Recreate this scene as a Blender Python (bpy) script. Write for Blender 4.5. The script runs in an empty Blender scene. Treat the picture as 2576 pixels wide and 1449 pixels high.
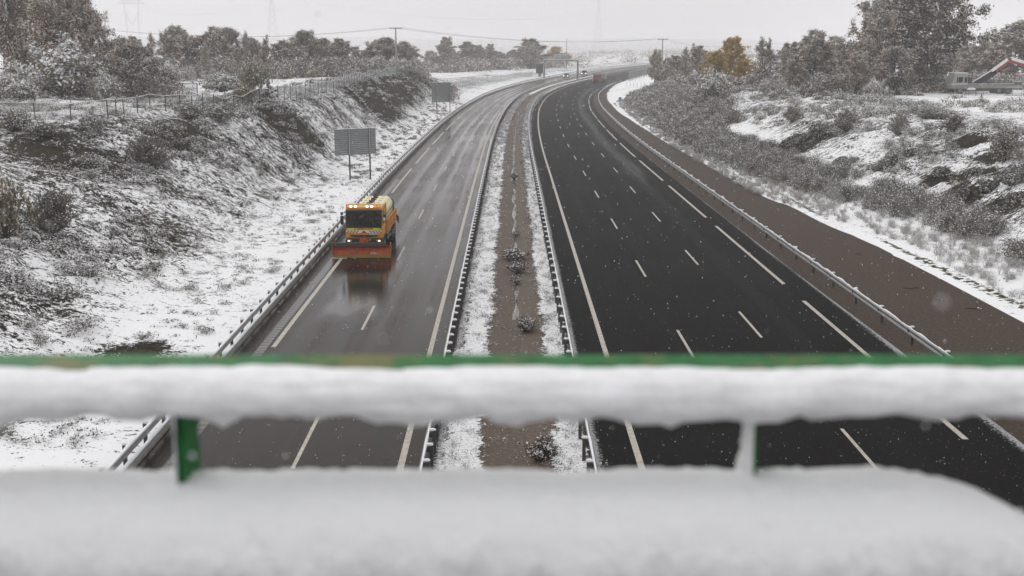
import bpy, bmesh, math, random
import numpy as np
from mathutils import Vector, Matrix
R = math.radians
sc = bpy.context.scene
C = sc.collection
# ---------------------------------------------------------------- camera
CAMZ = 12.0
cam_d = bpy.data.cameras.new('camera'); cam = bpy.data.objects.new('camera', cam_d); C.objects.link(cam)
cam.location = (0, 0, CAMZ)
cam.rotation_euler = (R(90) - math.atan(594.5 / 2893.0), 0, 0)
cam_d.sensor_width = 36.0
cam_d.lens = 36.0 * 2893.0 / 2576.0
cam_d.clip_start = 0.05; cam_d.clip_end = 12000
cam_d.dof.use_dof = True; cam_d.dof.focus_distance = 68.0; cam_d.dof.aperture_fstop = 3.5
sc.camera = cam
# ---------------------------------------------------------------- sky and light
SUN_EL, SUN_AZ = 38.0, -35.0      # a veiled sun high behind the left bank
w = bpy.data.worlds.new('World'); sc.world = w; w.use_nodes = True
nt = w.node_tree; nt.nodes.clear()
sky = nt.nodes.new('ShaderNodeTexSky'); sky.sky_type = 'NISHITA'; sky.sun_disc = False
sky.sun_elevation = R(SUN_EL); sky.sun_rotation = R(SUN_AZ); sky.air_density = 1.5; sky.dust_density = 6
hs = nt.nodes.new('ShaderNodeHueSaturation'); hs.inputs['Saturation'].default_value = 0.12
nt.links.new(sky.outputs[0], hs.inputs['Color'])
tc = nt.nodes.new('ShaderNodeTexCoord'); sx = nt.nodes.new('ShaderNodeSeparateXYZ')
nt.links.new(tc.outputs['Generated'], sx.inputs[0])
cr = nt.nodes.new('ShaderNodeValToRGB')
cr.color_ramp.elements[0].position = 0.0; cr.color_ramp.elements[0].color = (.745, .725, .745, 1)
cr.color_ramp.elements[1].position = 0.9; cr.color_ramp.elements[1].color = (.93, .93, .95, 1)
nt.links.new(sx.outputs['Z'], cr.inputs[0])
ml = nt.nodes.new('ShaderNodeVectorMath'); ml.operation = 'SCALE'; ml.inputs['Scale'].default_value = 10.5
nt.links.new(cr.outputs[0], ml.inputs[0])
mx = nt.nodes.new('ShaderNodeMixRGB'); mx.inputs[0].default_value = 0.88
nt.links.new(hs.outputs[0], mx.inputs[1]); nt.links.new(ml.outputs[0], mx.inputs[2])
bg = nt.nodes.new('ShaderNodeBackground'); bg.inputs[1].default_value = 0.1
nt.links.new(mx.outputs[0], bg.inputs[0])
ow = nt.nodes.new('ShaderNodeOutputWorld'); nt.links.new(bg.outputs[0], ow.inputs[0])
sd = bpy.data.lights.new('sun', 'SUN'); sd.energy = 0.8; sd.angle = R(25); sd.color = (1, .97, .93)
so = bpy.data.objects.new('sun', sd); C.objects.link(so)
so.rotation_euler = (R(90 - SUN_EL), 0, R(180 - SUN_AZ)); so.location = (0, 0, 60)
sc.view_settings.view_transform = 'Standard'; sc.view_settings.look = 'None'
sc.view_settings.gamma = 1.0; sc.view_settings.exposure = 0.06
sc.cycles.volume_bounces = 3
sc.cycles.max_bounces = 6
# ---------------------------------------------------------------- road alignment and terrain
K = np.array([0, 110, 150, 200, 250, 300, 350, 400, 480, 560, 650, 750, 900, 1200, 3200.])
XV = np.array([0, 0, .04, .69, 2.33, 6.03, 14.03, 26.62, 50.13, 75.33, 104.31, 136.55, 184.64, 281., 930.])
ZV = np.array([0, 0, .04, .26, .52, 1.18, 2.24, 3.35, 5.0, 5.81, 6.85, 8.01, 9.4, 9.4, 9.4])
def spl(V, q):
    q = np.asarray(q, float)
    m = np.gradient(V, K); i = np.clip(np.searchsorted(K, q) - 1, 0, len(K) - 2)
    h = K[i + 1] - K[i]; t = np.clip((q - K[i]) / h, -1, 1)
    return (2*t**3-3*t**2+1)*V[i]+(t**3-2*t**2+t)*h*m[i]+(-2*t**3+3*t**2)*V[i+1]+(t**3-t**2)*h*m[i+1]
def RX(q): return spl(XV, q)
def RZ(q): return np.where(np.asarray(q) < 110, 0, spl(ZV, q))
def RS(q): return (RX(np.asarray(q) + .5) - RX(np.asarray(q) - .5))
def XU(u, q): return RX(q) + u * np.sqrt(1 + RS(q)**2)
def UX(x, q): return (x - RX(q)) / np.sqrt(1 + RS(q)**2)
def lofs(q): return np.interp(q, [30, 50, 110, 250, 450], [.92, .945, 1.0, 1.0, .97])
_r = np.random.RandomState(5)
_T = _r.rand(256, 256)
def vnoise(x, y):
    x = np.asarray(x, float); y = np.asarray(y, float)
    xi = np.floor(x).astype(int); yi = np.floor(y).astype(int); fx = x - xi; fy = y - yi
    fx = fx*fx*(3-2*fx); fy = fy*fy*(3-2*fy)
    a = _T[xi & 255, yi & 255]; b = _T[(xi+1) & 255, yi & 255]; c_ = _T[xi & 255, (yi+1) & 255]; d = _T[(xi+1) & 255, (yi+1) & 255]
    return (a*(1-fx)+b*fx)*(1-fy)+(c_*(1-fx)+d*fx)*fy
def fbm(x, y, o=4):
    s = 0; a = .5; t = 0
    for k in range(o):
        s = s + a*vnoise(x*2**k+17*k, y*2**k+31*k); t += a; a *= .5
    return s / t - .5
PR = [
 (0,  [(-200,6.5),(-60,6),(-45,5.4),(-34,4.2),(-26,2.6),(-20,.9),(-16,.1),(-12.6,0),(0,0),(16,0),(23.6,0),(26,.2),(29,.6),(33,2.5),(38,4.5),(45,6),(60,6.3),(200,6.5)]),
 (60, [(-200,6.5),(-70,5.8),(-45,5.0),(-36,4.2),(-30,3.4),(-25,2.3),(-20,.8),(-17,.1),(-12.6,0),(0,0),(16,0),(23.4,0),(26,.2),(29,.6),(33,2.6),(38,4.6),(45,6),(60,6.3),(200,6.5)]),
 (76, [(-200,7.0),(-70,6.4),(-45,6.0),(-38,5.7),(-33,5.2),(-29,4.5),(-24.5,2.9),(-20,.9),(-17,.1),(-12.6,0),(0,0),(16,0),(22.9,0),(25.4,.2),(28.8,.7),(33,2.8),(39,4.9),(45.5,6),(60,6.2),(200,6.4)]),
 (88, [(-200,7.5),(-80,7.3),(-40,7.2),(-30.5,7.0),(-28,6.3),(-24,3.6),(-20,1.0),(-17,.1),(-12.6,0),(0,0),(16,0),(22.4,0),(25,.2),(28.5,.8),(33,3),(40,5.2),(46,6),(60,6.2),(200,6.4)]),
 (125,[(-200,7.5),(-80,7.2),(-28,7.1),(-25,6.9),(-22.5,4.8),(-19.5,1.5),(-17,.1),(-12.8,0),(0,0),(16,0),(21.3,0),(24,.4),(28,1.8),(33,4.3),(38,5.7),(60,6),(200,6.2)]),
 (180,[(-200,7.5),(-80,7.2),(-30,7.2),(-25.5,7),(-22.5,5.2),(-19,1.8),(-16.5,.2),(-12.8,0),(0,0),(16,0),(20.6,0),(24,.7),(28,2.6),(33,5.0),(37,5.8),(60,6),(200,6.2)]),
 (240,[(-200,7.0),(-80,7.2),(-30,7.2),(-25.5,7),(-22.5,5.4),(-19,1.8),(-16,.2),(-12.8,0),(0,0),(15.6,0),(19.5,0),(23,1.0),(27,3),(32,4.6),(60,5.2),(200,5.6)]),
 (300,[(-200,4.5),(-80,5),(-32,4.6),(-27,3.2),(-22,1.4),(-16,.2),(-12.8,0),(0,0),(15.4,0),(18.5,0),(22,.8),(28,2.2),(60,3.6),(200,4.2)]),
 (360,[(-200,2.5),(-80,2.5),(-32,1.6),(-22,.8),(-16,.1),(-12.8,0),(0,0),(15.3,0),(18,.1),(22,.6),(28,1.2),(60,2.4),(200,3)]),
 (450,[(-200,-1),(-80,0),(-32,.4),(-22,.2),(-12.8,0),(0,0),(15.2,0),(18,.2),(28,1.0),(60,1.4),(200,1)]),
 (900,[(-200,0),(-80,.5),(-32,1),(-22,.5),(-12.8,0),(0,0),(15,0),(18,.2),(28,1.0),(60,1.4),(200,1)]),
 (1300,[(-200,1),(-80,1),(-22,.5),(-12.8,0),(0,0),(15,0),(28,1.0),(60,1.4),(200,1)]),
 (3200,[(-200,1),(-80,1),(-22,.5),(-12.8,0),(0,0),(15,0),(28,1.0),(60,1.4),(200,1)]),
]
PY = np.array([p[0] for p in PR], float)
def prof(k, u): 
    a = np.array(PR[k][1], float); return np.interp(u, a[:, 0], a[:, 1])
def HT(u, q, rough=True):
    u = np.asarray(u, float); q = np.asarray(q, float)
    u, q = np.broadcast_arrays(u, q)
    i = np.clip(np.searchsorted(PY, q) - 1, 0, len(PY) - 2); t = np.clip((q - PY[i]) / (PY[i+1] - PY[i]), 0, 1); t = t*t*(3-2*t)*.5+t*.5
    z = np.zeros(u.shape)
    for k in range(len(PR) - 1):
        m = i == k
        if m.any(): z[m] = prof(k, u[m])*(1-t[m]) + prof(k+1, u[m])*t[m]
    z = z + RZ(q)
    if rough:
        e = np.clip(np.maximum(-14.5 - u, u - 25.) / 5, 0, 1)
        f = np.clip(1.3 - q/500, .3, 1)
        sl = np.clip(np.minimum((-15-u)/4, (34+u)/6), 0, 1) + np.clip(np.minimum((u-28)/4, (46-u)/5), 0, 1)
        z = z + e*(fbm(q/9., u/7., 4)*.9*f + sl*(fbm(q/2.2, u/3.4, 4)*.95+fbm(q/.9+5, u/1.2, 3)*.55)*f)
        # far hills
        z = z + np.clip((q-900)/1500, 0, 1)**1.2*(fbm(q/600.+3, (u+q*.3)/420., 4)*34+22)
    return z
def HX(x, y): return float(HT(UX(x, y), y))
# ---------------------------------------------------------------- helpers
def tag(o, label=None, cat=None, group=None, kind=None):
    if label: o['label'] = label
    if cat: o['category'] = cat
    if group: o['group'] = group
    if kind: o['kind'] = kind
    return o
def mesh_np(name, V, F, mats, mi=None, smooth=False, uv=None, attr=None):
    V = np.asarray(V, np.float32); F = np.asarray(F, np.int32)
    me = bpy.data.meshes.new(name); n = F.shape[1]
    me.vertices.add(len(V)); me.vertices.foreach_set('co', V.ravel())
    me.loops.add(F.size); me.loops.foreach_set('vertex_index', F.ravel())
    me.polygons.add(len(F)); me.polygons.foreach_set('loop_start', np.arange(0, F.size, n, dtype=np.int32))
    if mi is not None: me.polygons.foreach_set('material_index', np.asarray(mi, np.int32))
    if smooth: me.polygons.foreach_set('use_smooth', np.ones(len(F), bool))
    if uv is not None:
        l = me.uv_layers.new(name='UVMap'); l.data.foreach_set('uv', np.asarray(uv, np.float32)[F.ravel()].ravel())
    for m in (mats if isinstance(mats, (list, tuple)) else [mats]): me.materials.append(m)
    me.update(calc_edges=True)
    for k, a in (attr or {}).items():
        at = me.attributes.new(k, 'FLOAT', 'POINT'); at.data.foreach_set('value', np.asarray(a, np.float32))
    return me
def link(name, me, parent=None, loc=None):
    o = bpy.data.objects.new(name, me); C.objects.link(o)
    if parent: o.parent = parent
    if loc: o.location = loc
    return o
def empty(name, loc=(0, 0, 0), rz=0, sc_=1):
    o = bpy.data.objects.new(name, None); C.objects.link(o); o.location = loc; o.rotation_euler = (0, 0, rz)
    o.empty_display_size = .3; o.scale = (sc_,)*3
    return o
def copy_tree(o, parent=None):
    c = o.copy(); C.objects.link(c)
    if parent: c.parent = parent
    for ch in [x for x in o.children]: copy_tree(ch, c)
    return c
class MB:
    """collects shapes, builds ONE mesh"""
    def __init__(s): s.v = []; s.f = []; s.m = []; s.sm = []
    def add(s, V, F, m=0, smooth=False):
        b = len(s.v); s.v += [tuple(p) for p in V]
        for f in F: s.f.append([b+i for i in f]); s.m.append(m); s.sm.append(smooth)
    def box(s, c, d, m=0, rx=0, ry=0, rz=0, taper=1.0, tapy=None):
        x, y, z = d[0]/2, d[1]/2, d[2]/2; ty = taper if tapy is None else tapy
        V = [(-x,-y,-z),(x,-y,-z),(x,y,-z),(-x,y,-z),(-x*taper,-y*ty,z),(x*taper,-y*ty,z),(x*taper,y*ty,z),(-x*taper,y*ty,z)]
        M = Matrix.Rotation(rz,3,'Z') @ Matrix.Rotation(ry,3,'Y') @ Matrix.Rotation(rx,3,'X')
        V = [M @ Vector(p) + Vector(c) for p in V]
        s.add(V, [(0,3,2,1),(4,5,6,7),(0,1,5,4),(1,2,6,5),(2,3,7,6),(3,0,4,7)], m)
    def tube(s, p, q, r, r2=None, n=8, m=0, cap=True, smooth=True):
        p = Vector(p); q = Vector(q); d = q-p
        if d.length < 1e-6: return
        r2 = r if r2 is None else r2
        a = d.orthogonal().normalized(); b = d.normalized().cross(a)
        V = [pt + a*math.cos(2*math.pi*i/n)*rr + b*math.sin(2*math.pi*i/n)*rr for pt, rr in ((p,r),(q,r2)) for i in range(n)]
        s.add(V, [(i,(i+1)%n,n+(i+1)%n,n+i) for i in range(n)], m, smooth)
        if cap: s.add(V, [tuple(range(n-1,-1,-1)), tuple(range(n,2*n))], m)
    def path(s, pts, r, n=6, m=0):
        for a, b in zip(pts, pts[1:]): s.tube(a, b, r, n=n, m=m)
    def prism(s, outline, axis, a, b, m=0):
        """outline 2D extruded along axis 'x','y','z' from a to b"""
        n = len(outline)
        def P(u, v, t): return {'x': (t,u,v), 'y': (u,t,v), 'z': (u,v,t)}[axis]
        V = [P(u,v,a) for u,v in outline] + [P(u,v,b) for u,v in outline]
        F = [(i,(i+1)%n,n+(i+1)%n,n+i) for i in range(n)] + [tuple(range(n-1,-1,-1)), tuple(range(n,2*n))]
        s.add(V, F, m)
    def ellips(s, c, r, m=0, nu=12, nv=8, M=None):
        V = []; F = []
        for j in range(nv+1):
            ph = math.pi*j/nv
            for i in range(nu):
                t = 2*math.pi*i/nu; p = Vector((r[0]*math.sin(ph)*math.cos(t), r[1]*math.sin(ph)*math.sin(t), r[2]*math.cos(ph)))
                if M: p = M @ p
                V.append(p + Vector(c))
        for j in range(nv):
            for i in range(nu): F.append((j*nu+i, j*nu+(i+1)%nu, (j+1)*nu+(i+1)%nu, (j+1)*nu+i)[::-1])
        s.add(V, F, m, True)
    def build(s, name, mats, parent=None, loc=None, bevel=0, seg=2):
        me = bpy.data.meshes.new(name); me.from_pydata([tuple(p) for p in s.v], [], s.f)
        for m in (mats if isinstance(mats, (list, tuple)) else [mats]): me.materials.append(m)
        me.polygons.foreach_set('material_index', s.m); me.polygons.foreach_set('use_smooth', s.sm)
        bm = bmesh.new(); bm.from_mesh(me); bmesh.ops.recalc_face_normals(bm, faces=bm.faces)
        bm.to_mesh(me); bm.free(); me.update()
        o = link(name, me, parent, loc)
        if bevel:
            b = o.modifiers.new('bevel', 'BEVEL'); b.width = bevel; b.segments = seg; b.limit_method = 'ANGLE'; b.angle_limit = R(35); b.harden_normals = False
        return o
# ---------------------------------------------------------------- materials
class NB:
    def __init__(s, name):
        s.m = bpy.data.materials.new(name); s.m.use_nodes = True; s.t = s.m.node_tree; s.t.nodes.clear()
        s.b = s.n('ShaderNodeBsdfPrincipled'); o = s.n('ShaderNodeOutputMaterial'); s.l(s.b.outputs[0], o.inputs[0])
    def n(s, k, **kw):
        x = s.t.nodes.new(k)
        for a, b in kw.items(): setattr(x, a, b)
        return x
    def l(s, a, b): s.t.links.new(a, b)
    def S(s, x, sock):
        if hasattr(x, 'is_output') or isinstance(x, bpy.types.NodeSocket): s.l(x, sock)
        else: sock.default_value = x
    def coord(s, kind='Object', scale=(1,1,1), rot=(0,0,0)):
        t = s.n('ShaderNodeTexCoord'); m = s.n('ShaderNodeMapping'); m.inputs['Scale'].default_value = scale; m.inputs['Rotation'].default_value = rot
        s.l(t.outputs[kind], m.inputs[0]); return m.outputs[0]
    def noise(s, vec, scale, detail=4, rough=.55, dist=0):
        x = s.n('ShaderNodeTexNoise'); x.inputs['Scale'].default_value = scale; x.inputs['Detail'].default_value = detail
        x.inputs['Roughness'].default_value = rough; x.inputs['Distortion'].default_value = dist
        if vec is not None: s.l(vec, x.inputs['Vector'])
        return x.outputs[0]
    def voro(s, vec, scale):
        x = s.n('ShaderNodeTexVoronoi'); x.inputs['Scale'].default_value = scale; s.l(vec, x.inputs['Vector']); return x.outputs['Distance']
    def ramp(s, v, stops):
        x = s.n('ShaderNodeValToRGB'); e = x.color_ramp.elements
        while len(e) < len(stops): e.new(.5)
        for el, (p, c) in zip(e, stops):
            el.position = p; el.color = (c, c, c, 1) if isinstance(c, (int, float)) else (*c, 1)
        s.S(v, x.inputs[0]); return x.outputs[0]
    def math(s, op, a, b=0, c=0, clamp=False):
        x = s.n('ShaderNodeMath', operation=op); x.use_clamp = clamp
        s.S(a, x.inputs[0]); s.S(b, x.inputs[1]); s.S(c, x.inputs[2]); return x.outputs[0]
    def mix(s, f, a, b):
        x = s.n('ShaderNodeMixRGB'); s.S(f, x.inputs[0])
        for v, k in ((a, 1), (b, 2)):
            if isinstance(v, tuple): x.inputs[k].default_value = (*v, 1)
            else: s.l(v, x.inputs[k])
        return x.outputs[0]
    def attr(s, name):
        x = s.n('ShaderNodeAttribute'); x.attribute_name = name; return x.outputs['Fac']
    def xyz(s, vec):
        x = s.n('ShaderNodeSeparateXYZ'); s.l(vec, x.inputs[0]); return x.outputs
    def set(s, color=None, rough=None, metal=None, spec=None, emis=None, estr=None, alpha=None, trans=None, coat=None):
        for v, k in ((color,'Base Color'),(rough,'Roughness'),(metal,'Metallic'),(spec,'Specular IOR Level'),(emis,'Emission Color'),(estr,'Emission Strength'),(alpha,'Alpha'),(trans,'Transmission Weight'),(coat,'Coat Weight')):
            if v is None: continue
            if isinstance(v, tuple): s.b.inputs[k].default_value = (*v, 1)
            else: s.S(v, s.b.inputs[k])
        return s.m
    def bump(s, h, strength=.3, dist=.02):
        x = s.n('ShaderNodeBump'); x.inputs['Strength'].default_value = strength; x.inputs['Distance'].default_value = dist
        s.S(h, x.inputs['Height']); s.l(x.outputs[0], s.b.inputs['Normal'])
def plain(name, col, rough=.6, metal=0, var=.25, scale=3., spec=.5, dirt=None, bump=0):
    b = NB(name); v = b.coord('Object'); n = b.noise(v, scale, 5)
    lo = tuple(c*(1-var) for c in col); hi = tuple(min(1, c*(1+var)) for c in col)
    c = b.mix(b.ramp(n, [(.3, 0.), (.7, 1.)]), lo, hi)
    if dirt:
        n2 = b.noise(v, scale*2.3, 6, .7); c = b.mix(b.ramp(n2, [(.52, 0.), (.72, dirt[1])]), c, dirt[0])
    if bump: b.bump(b.noise(v, scale*6, 4), bump, .01)
    return b.set(color=c, rough=rough, metal=metal, spec=spec)
def glow(name, col, s):
    b = NB(name); return b.set(color=(.8,.8,.8), emis=col, estr=s)
M = {}
b = NB('snow'); v = b.coord('Object'); n1 = b.noise(v, 9, 5, .6)
b.bump(n1, .5, .03); M['snow'] = b.set(color=b.mix(n1, (.76,.765,.78), (.86,.865,.88)), rough=.7, spec=.2)
b = NB('snow_close'); v = b.coord('Object'); n1 = b.noise(v, 60, 5, .65); n2 = b.noise(v, 16, 5, .7)
b.bump(n1, .8, .005); M['snow_close'] = b.set(color=b.mix(b.ramp(b.math('ADD', b.math('MULTIPLY', n1, .4), b.math('MULTIPLY', n2, .6)), [(.38, 0.), (.6, 1.)]), (.74,.735,.735), (.86,.865,.88)), rough=.7, spec=.2)
b = NB('shaded_snow'); v = b.coord('Object'); n1 = b.noise(v, 60, 5, .65); n2 = b.noise(v, 24, 6, .75); zz_c = b.xyz(v)[2]
kz = b.math('MULTIPLY', b.math('SUBTRACT', .425, zz_c), 4.2); kk = b.n('ShaderNodeMapRange'); kk.inputs[1].default_value = .62; kk.inputs[2].default_value = 1.0; b.l(b.math('ADD', n2, kz), kk.inputs[0])  # mottled relief shade painted grey into the snow colour, stronger towards the bottom
b.bump(n1, .8, .006); M['snow_shaded'] = b.set(color=b.mix(b.math('MULTIPLY', kk.outputs[0], .9), b.mix(n1, (.78,.785,.79), (.88,.885,.895)), (.46,.44,.43)), rough=.75, spec=.2)
M['steel'] = plain('galvanised_steel', (.20,.205,.20), .45, .35, .3, 2., dirt=((.13,.11,.09), .7))
M['steel_wet'] = plain('wet_steel', (.22,.225,.22), .4, .3, .3, 4., dirt=((.10,.08,.06), .7))
M['steel_dark'] = plain('dark_steel', (.07,.068,.065), .5, .4, .3, 6., dirt=((.03,.02,.015), .6))
M['concrete'] = plain('concrete', (.24,.215,.18), .8, 0, .3, 3., dirt=((.08,.06,.04), .7), bump=.2)
M['rubber'] = plain('rubber', (.02,.02,.02), .8, 0, .3, 8.)
M['black'] = plain('black_plastic', (.015,.015,.016), .45, 0, .3, 8.)
# ground of snow, soil, dead grass
b = NB('snowy_ground'); v = b.coord('UV')
va = b.n('ShaderNodeMapping'); va.inputs['Scale'].default_value = (1, .7, 1); b.l(v, va.inputs[0]); va = va.outputs[0]
big = b.noise(va, .16, 3, .5); mid = b.noise(va, 1.5, 5, .7, .5); fine = b.noise(va, 6.5, 4, .8, .5)
bare = b.attr('bare'); sn = b.attr('snowy')
a = b.math('ADD', b.math('MULTIPLY', mid, .72), b.math('MULTIPLY', fine, .98))
a = b.math('ADD', a, b.math('MULTIPLY', big, .35))
a = b.math('ADD', a, b.math('MULTIPLY', bare, .55)); a = b.math('SUBTRACT', a, b.math('MULTIPLY', sn, .115))
mask = b.ramp(a, [(.0, 1.), (.5, .5), (1., 0.)])
mask = b.n('ShaderNodeMapRange'); mask.inputs[1].default_value = 1.07; mask.inputs[2].default_value = 1.095; mask.inputs[3].default_value = 0; mask.inputs[4].default_value = 1
b.l(a, mask.inputs[0]); mask = mask.outputs[0]
soil = b.mix(b.ramp(b.noise(va, .5, 4), [(.4, 0.), (.6, 1.)]), (.013,.010,.007), (.028,.024,.014))
soil = b.mix(b.ramp(b.noise(v, 2.5, 4), [(.45, 0.), (.65, 1.)]), soil, (.048,.038,.026))
snowc = b.mix(fine, (.80,.803,.81), (.88,.883,.89))
thin = b.mix(b.ramp(fine, [(.50, 0.), (.70, .25)]), snowc, (.42,.41,.37))
thin = b.mix(b.math('MULTIPLY', sn, 1.0, clamp=True), thin, snowc)
mo = b.attr('moss'); mn = b.n('ShaderNodeMapRange'); mn.inputs[1].default_value = .95; mn.inputs[2].default_value = 1.02
b.l(b.math('ADD', mo, b.noise(v, 2.2, 5, .7)), mn.inputs[0]); thin = b.mix(mn.outputs[0], thin, (.045,.048,.016))
b.bump(b.math('ADD', b.math('MULTIPLY', fine, .6), b.math('SUBTRACT', mid, mask)), .5, .1)
M['ground'] = b.set(color=b.mix(mask, thin, soil), rough=.9, spec=.03)
# roads: UV = (lateral offset, distance) in metres
def road(name, lo, hi, r0, r1, tracks, streak=.6, dust=None, speck=.0, slabs=0, spec=.5):
    b = NB(name); v = b.coord('UV'); u = b.xyz(v)
    st = b.n('ShaderNodeMapping'); st.inputs['Scale'].default_value = (1, .035, 1); b.l(v, st.inputs[0]); st = st.outputs[0]
    s1 = b.noise(st, 1.0, 4, .6, .15); s2 = b.noise(v, .12, 3); f = b.noise(v, 22, 3, .7)
    wv = None
    for cx, wd in tracks:
        d = b.math('ABSOLUTE', b.math('SUBTRACT', b.math('ADD', u[0], b.math('MULTIPLY', s2, .5)), cx+.25))
        g = b.math('SUBTRACT', 1, b.math('DIVIDE', d, wd), clamp=True)
        wv = g if wv is None else b.math('MAXIMUM', wv, g)
    base = b.math('ADD', b.math('MULTIPLY', s1, streak), b.math('MULTIPLY', s2, .35))
    if wv is not None: base = b.math('SUBTRACT', base, b.math('MULTIPLY', wv, .28))
    k = b.ramp(base, [(.25, 0.), (.68, 1.)]); gr_ = b.noise(v, 6, 5, .75)
    c = b.mix(k, lo, hi)
    c = b.mix(b.ramp(f, [(.35, .5), (.65, 0.)]), c, tuple(x*.4 for x in lo)); c = b.mix(b.ramp(gr_, [(.46, 0.), (.70, .7)]), c, tuple(x*1.9 for x in hi))
    if slabs:
        ws = b.math('FRACT', b.math('DIVIDE', u[1], slabs)); j = b.math('LESS_THAN', ws, .006)
        c = b.mix(b.math('MULTIPLY', j, .5), c, tuple(x*.4 for x in lo))
    if speck:
        sp = b.voro(v, 5.5); sp2 = b.noise(v, 2.3, 2)
        mk = b.math('MULTIPLY', b.math('LESS_THAN', sp, .085), b.math('GREATER_THAN', sp2, .40))
        c = b.mix(b.math('MULTIPLY', mk, speck), c, (.7,.7,.72))
    if dust:
        for edge, width in dust:
            d = b.math('DIVIDE', b.math('ABSOLUTE', b.math('SUBTRACT', u[0], edge)), width)
            g = b.math('SUBTRACT', 1, d, clamp=True)
            nn = b.math('ADD', b.noise(v, 9, 5, .75), b.math('MULTIPLY', b.noise(st, 3, 3), .3))
            mk = b.n('ShaderNodeMapRange'); mk.inputs[1].default_value = 1.08; mk.inputs[2].default_value = 1.2
            b.l(b.math('ADD', nn, b.math('MULTIPLY', g, .62)), mk.inputs[0])
            c = b.mix(b.math('MULTIPLY', mk.outputs[0], .6), c, (.55,.55,.56))
    rr = b.n('ShaderNodeMapRange'); rr.inputs[3].default_value = r0; rr.inputs[4].default_value = r1; b.l(k, rr.inputs[0])
    b.bump(f, .16, .006)
    return b.set(color=c, rough=rr.outputs[0], spec=spec)
M['asphalt_l'] = road('wet_grey_asphalt', (.006,.004,.003), (.028,.0185,.013), .05, .30, [(-9.0,.45),(-7.3,.4),(-5.9,.35),(-4.2,.35)], .75, slabs=0, dust=[(-2.2, .5)], spec=.05)
M['asphalt_r'] = road('fresh_dark_asphalt', (.0028,.0024,.0021), (.0085,.0074,.0066), .55, .75, [(12.2,.6)], .45, dust=[(15.85, .75),(2.55,.45)], speck=.3, spec=.02)
M['shoulder'] = road('brown_shoulder_paving', (.043,.029,.020), (.072,.051,.037), .6, .8, [], .25, dust=[(23.6,.5)], spec=.06, speck=.4)
M['median'] = road('median_ditch_concrete', (.028,.018,.012), (.105,.078,.058), .4, .7, [(0.15,.3)], 1.3, spec=.15, speck=.6)
b = NB('road_paint'); v = b.coord('UV'); n1 = b.noise(v, 5, 5, .7)
M['paint'] = b.set(color=b.mix(b.ramp(n1, [(.35, .75), (.6, 0.)]), (.46,.42,.35), (.17,.15,.13)), rough=.5)
b = NB('rumble_strip'); v = b.coord('UV'); u = b.xyz(v)
wq = b.math('FRACT', b.math('MULTIPLY', u[1], 2.2)); k = b.math('LESS_THAN', wq, .38)
M['rumble'] = b.set(color=b.mix(k, (.040,.034,.030), (.016,.013,.012)), rough=b.math('ADD', b.math('MULTIPLY', k, .2), .2))
M['water'] = NB('standing_water').set(color=(.10,.085,.07), rough=.12)
# ---------------------------------------------------------------- ground sheet
def samples(a, b, f0=.6):
    out = [a]
    while out[-1] < b:
        y = out[-1]; out.append(y + (f0 if y < 130 else f0*2 if y < 300 else 4 if y < 600 else 12 if y < 1000 else 50))
    return np.array(out)
YS = np.concatenate([np.arange(-400, -30, 20.), samples(-30, 3200)])
us = np.unique(np.round(np.concatenate([
    -np.geomspace(60, 1500, 30), np.arange(-60, -36, 1.2), np.arange(-36, -14, .42), np.arange(-14, 16, 2.0),
    np.arange(16, 24, 1.0), np.arange(24, 50, .45), np.arange(50, 70, 1.2), np.geomspace(70, 1600, 30)]), 3))
def grid(Y, U): 
    ny, nu = len(Y), len(U); i, j = np.meshgrid(np.arange(ny-1), np.arange(nu-1), indexing='ij')
    a = (i*nu+j).ravel(); return np.stack([a, a+1, a+nu+1, a+nu], 1)
U2, Y2 = np.meshgrid(us, YS)
Z2 = HT(U2, Y2)
inr = (U2 > -12.7) & (U2 < 21)
Z2 = np.where(inr, Z2 - .06, Z2); Z2 = np.where(np.abs(U2) < 2.9, Z2 - .5, Z2)
def gauss(u, q, cu, cq, su, sq): return np.exp(-((u-cu)/su)**2-((q-cq)/sq)**2)
bare = np.zeros_like(U2); nz = fbm(Y2/6., U2/4., 4)
# dark bare soil high on the left bank near the bridge, brown scars farther along, rock face on the right
for cu, cq, su, sq, a in [(-32,80,4,4,.35),(-26.5,92,1.3,5,.5),(-23,118,2.2,3.5,1.8),(-23.5,205,3.2,26,1.5),(-21,183,1.8,9,1.3),(-24,172,1.2,5,.9),(-24,232,2,12,1.2),(-15.2,45.5,1.0,1.3,1.2),
                          (29.3,122.5,1.2,2.5,1.1),(31.2,80,1.0,1.6,.6),(32,87,.9,1.4,.6),(31.4,97,1.0,1.8,.7),(33.8,84,.9,1.5,.6),(31.8,74,1.0,1.6,.6),(34.8,79,1.0,1.6,.6),(33.5,69,1.0,1.6,.5),(36.5,88,.9,1.5,.6),(36.2,76,.8,1.4,.6),(38,96,1,1.6,.5),(30,119,1.2,3,.9),(32.4,119.5,1,2.5,.9),(28,231,1.5,6,.8)]:
    bare += a*gauss(U2, Y2, cu, cq, su, sq)
bare = np.clip(bare*(1+nz*3.2), 0, 1.5)
bank = np.clip((-17.5-U2)/3., 0, 1)*np.clip((U2+np.where(Y2 < 86, 75, 34))/3., 0, 1)
bank = np.maximum(bank, .75*np.clip((U2-28)/4., 0, 1)*np.clip((52-U2)/6., 0, 1))
bare += .115*bank*np.clip(1.25-Y2/400, 0.2, 1)
snowy = np.clip(1-bank*1.25, 0, 1) * (1 - np.clip(bare, 0, 1))
snowy = np.where((U2 > -12.3) & (U2 < 24.5), .8, snowy); snowy = np.where(U2 <= -12.3, snowy*np.clip((U2+20)/9., .35, .85), snowy)
edge_u = np.interp(Y2, [0,50,66,110,180,240,300], [24.2,23.8,23.3,21.5,20.6,19.7,18.4])
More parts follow.
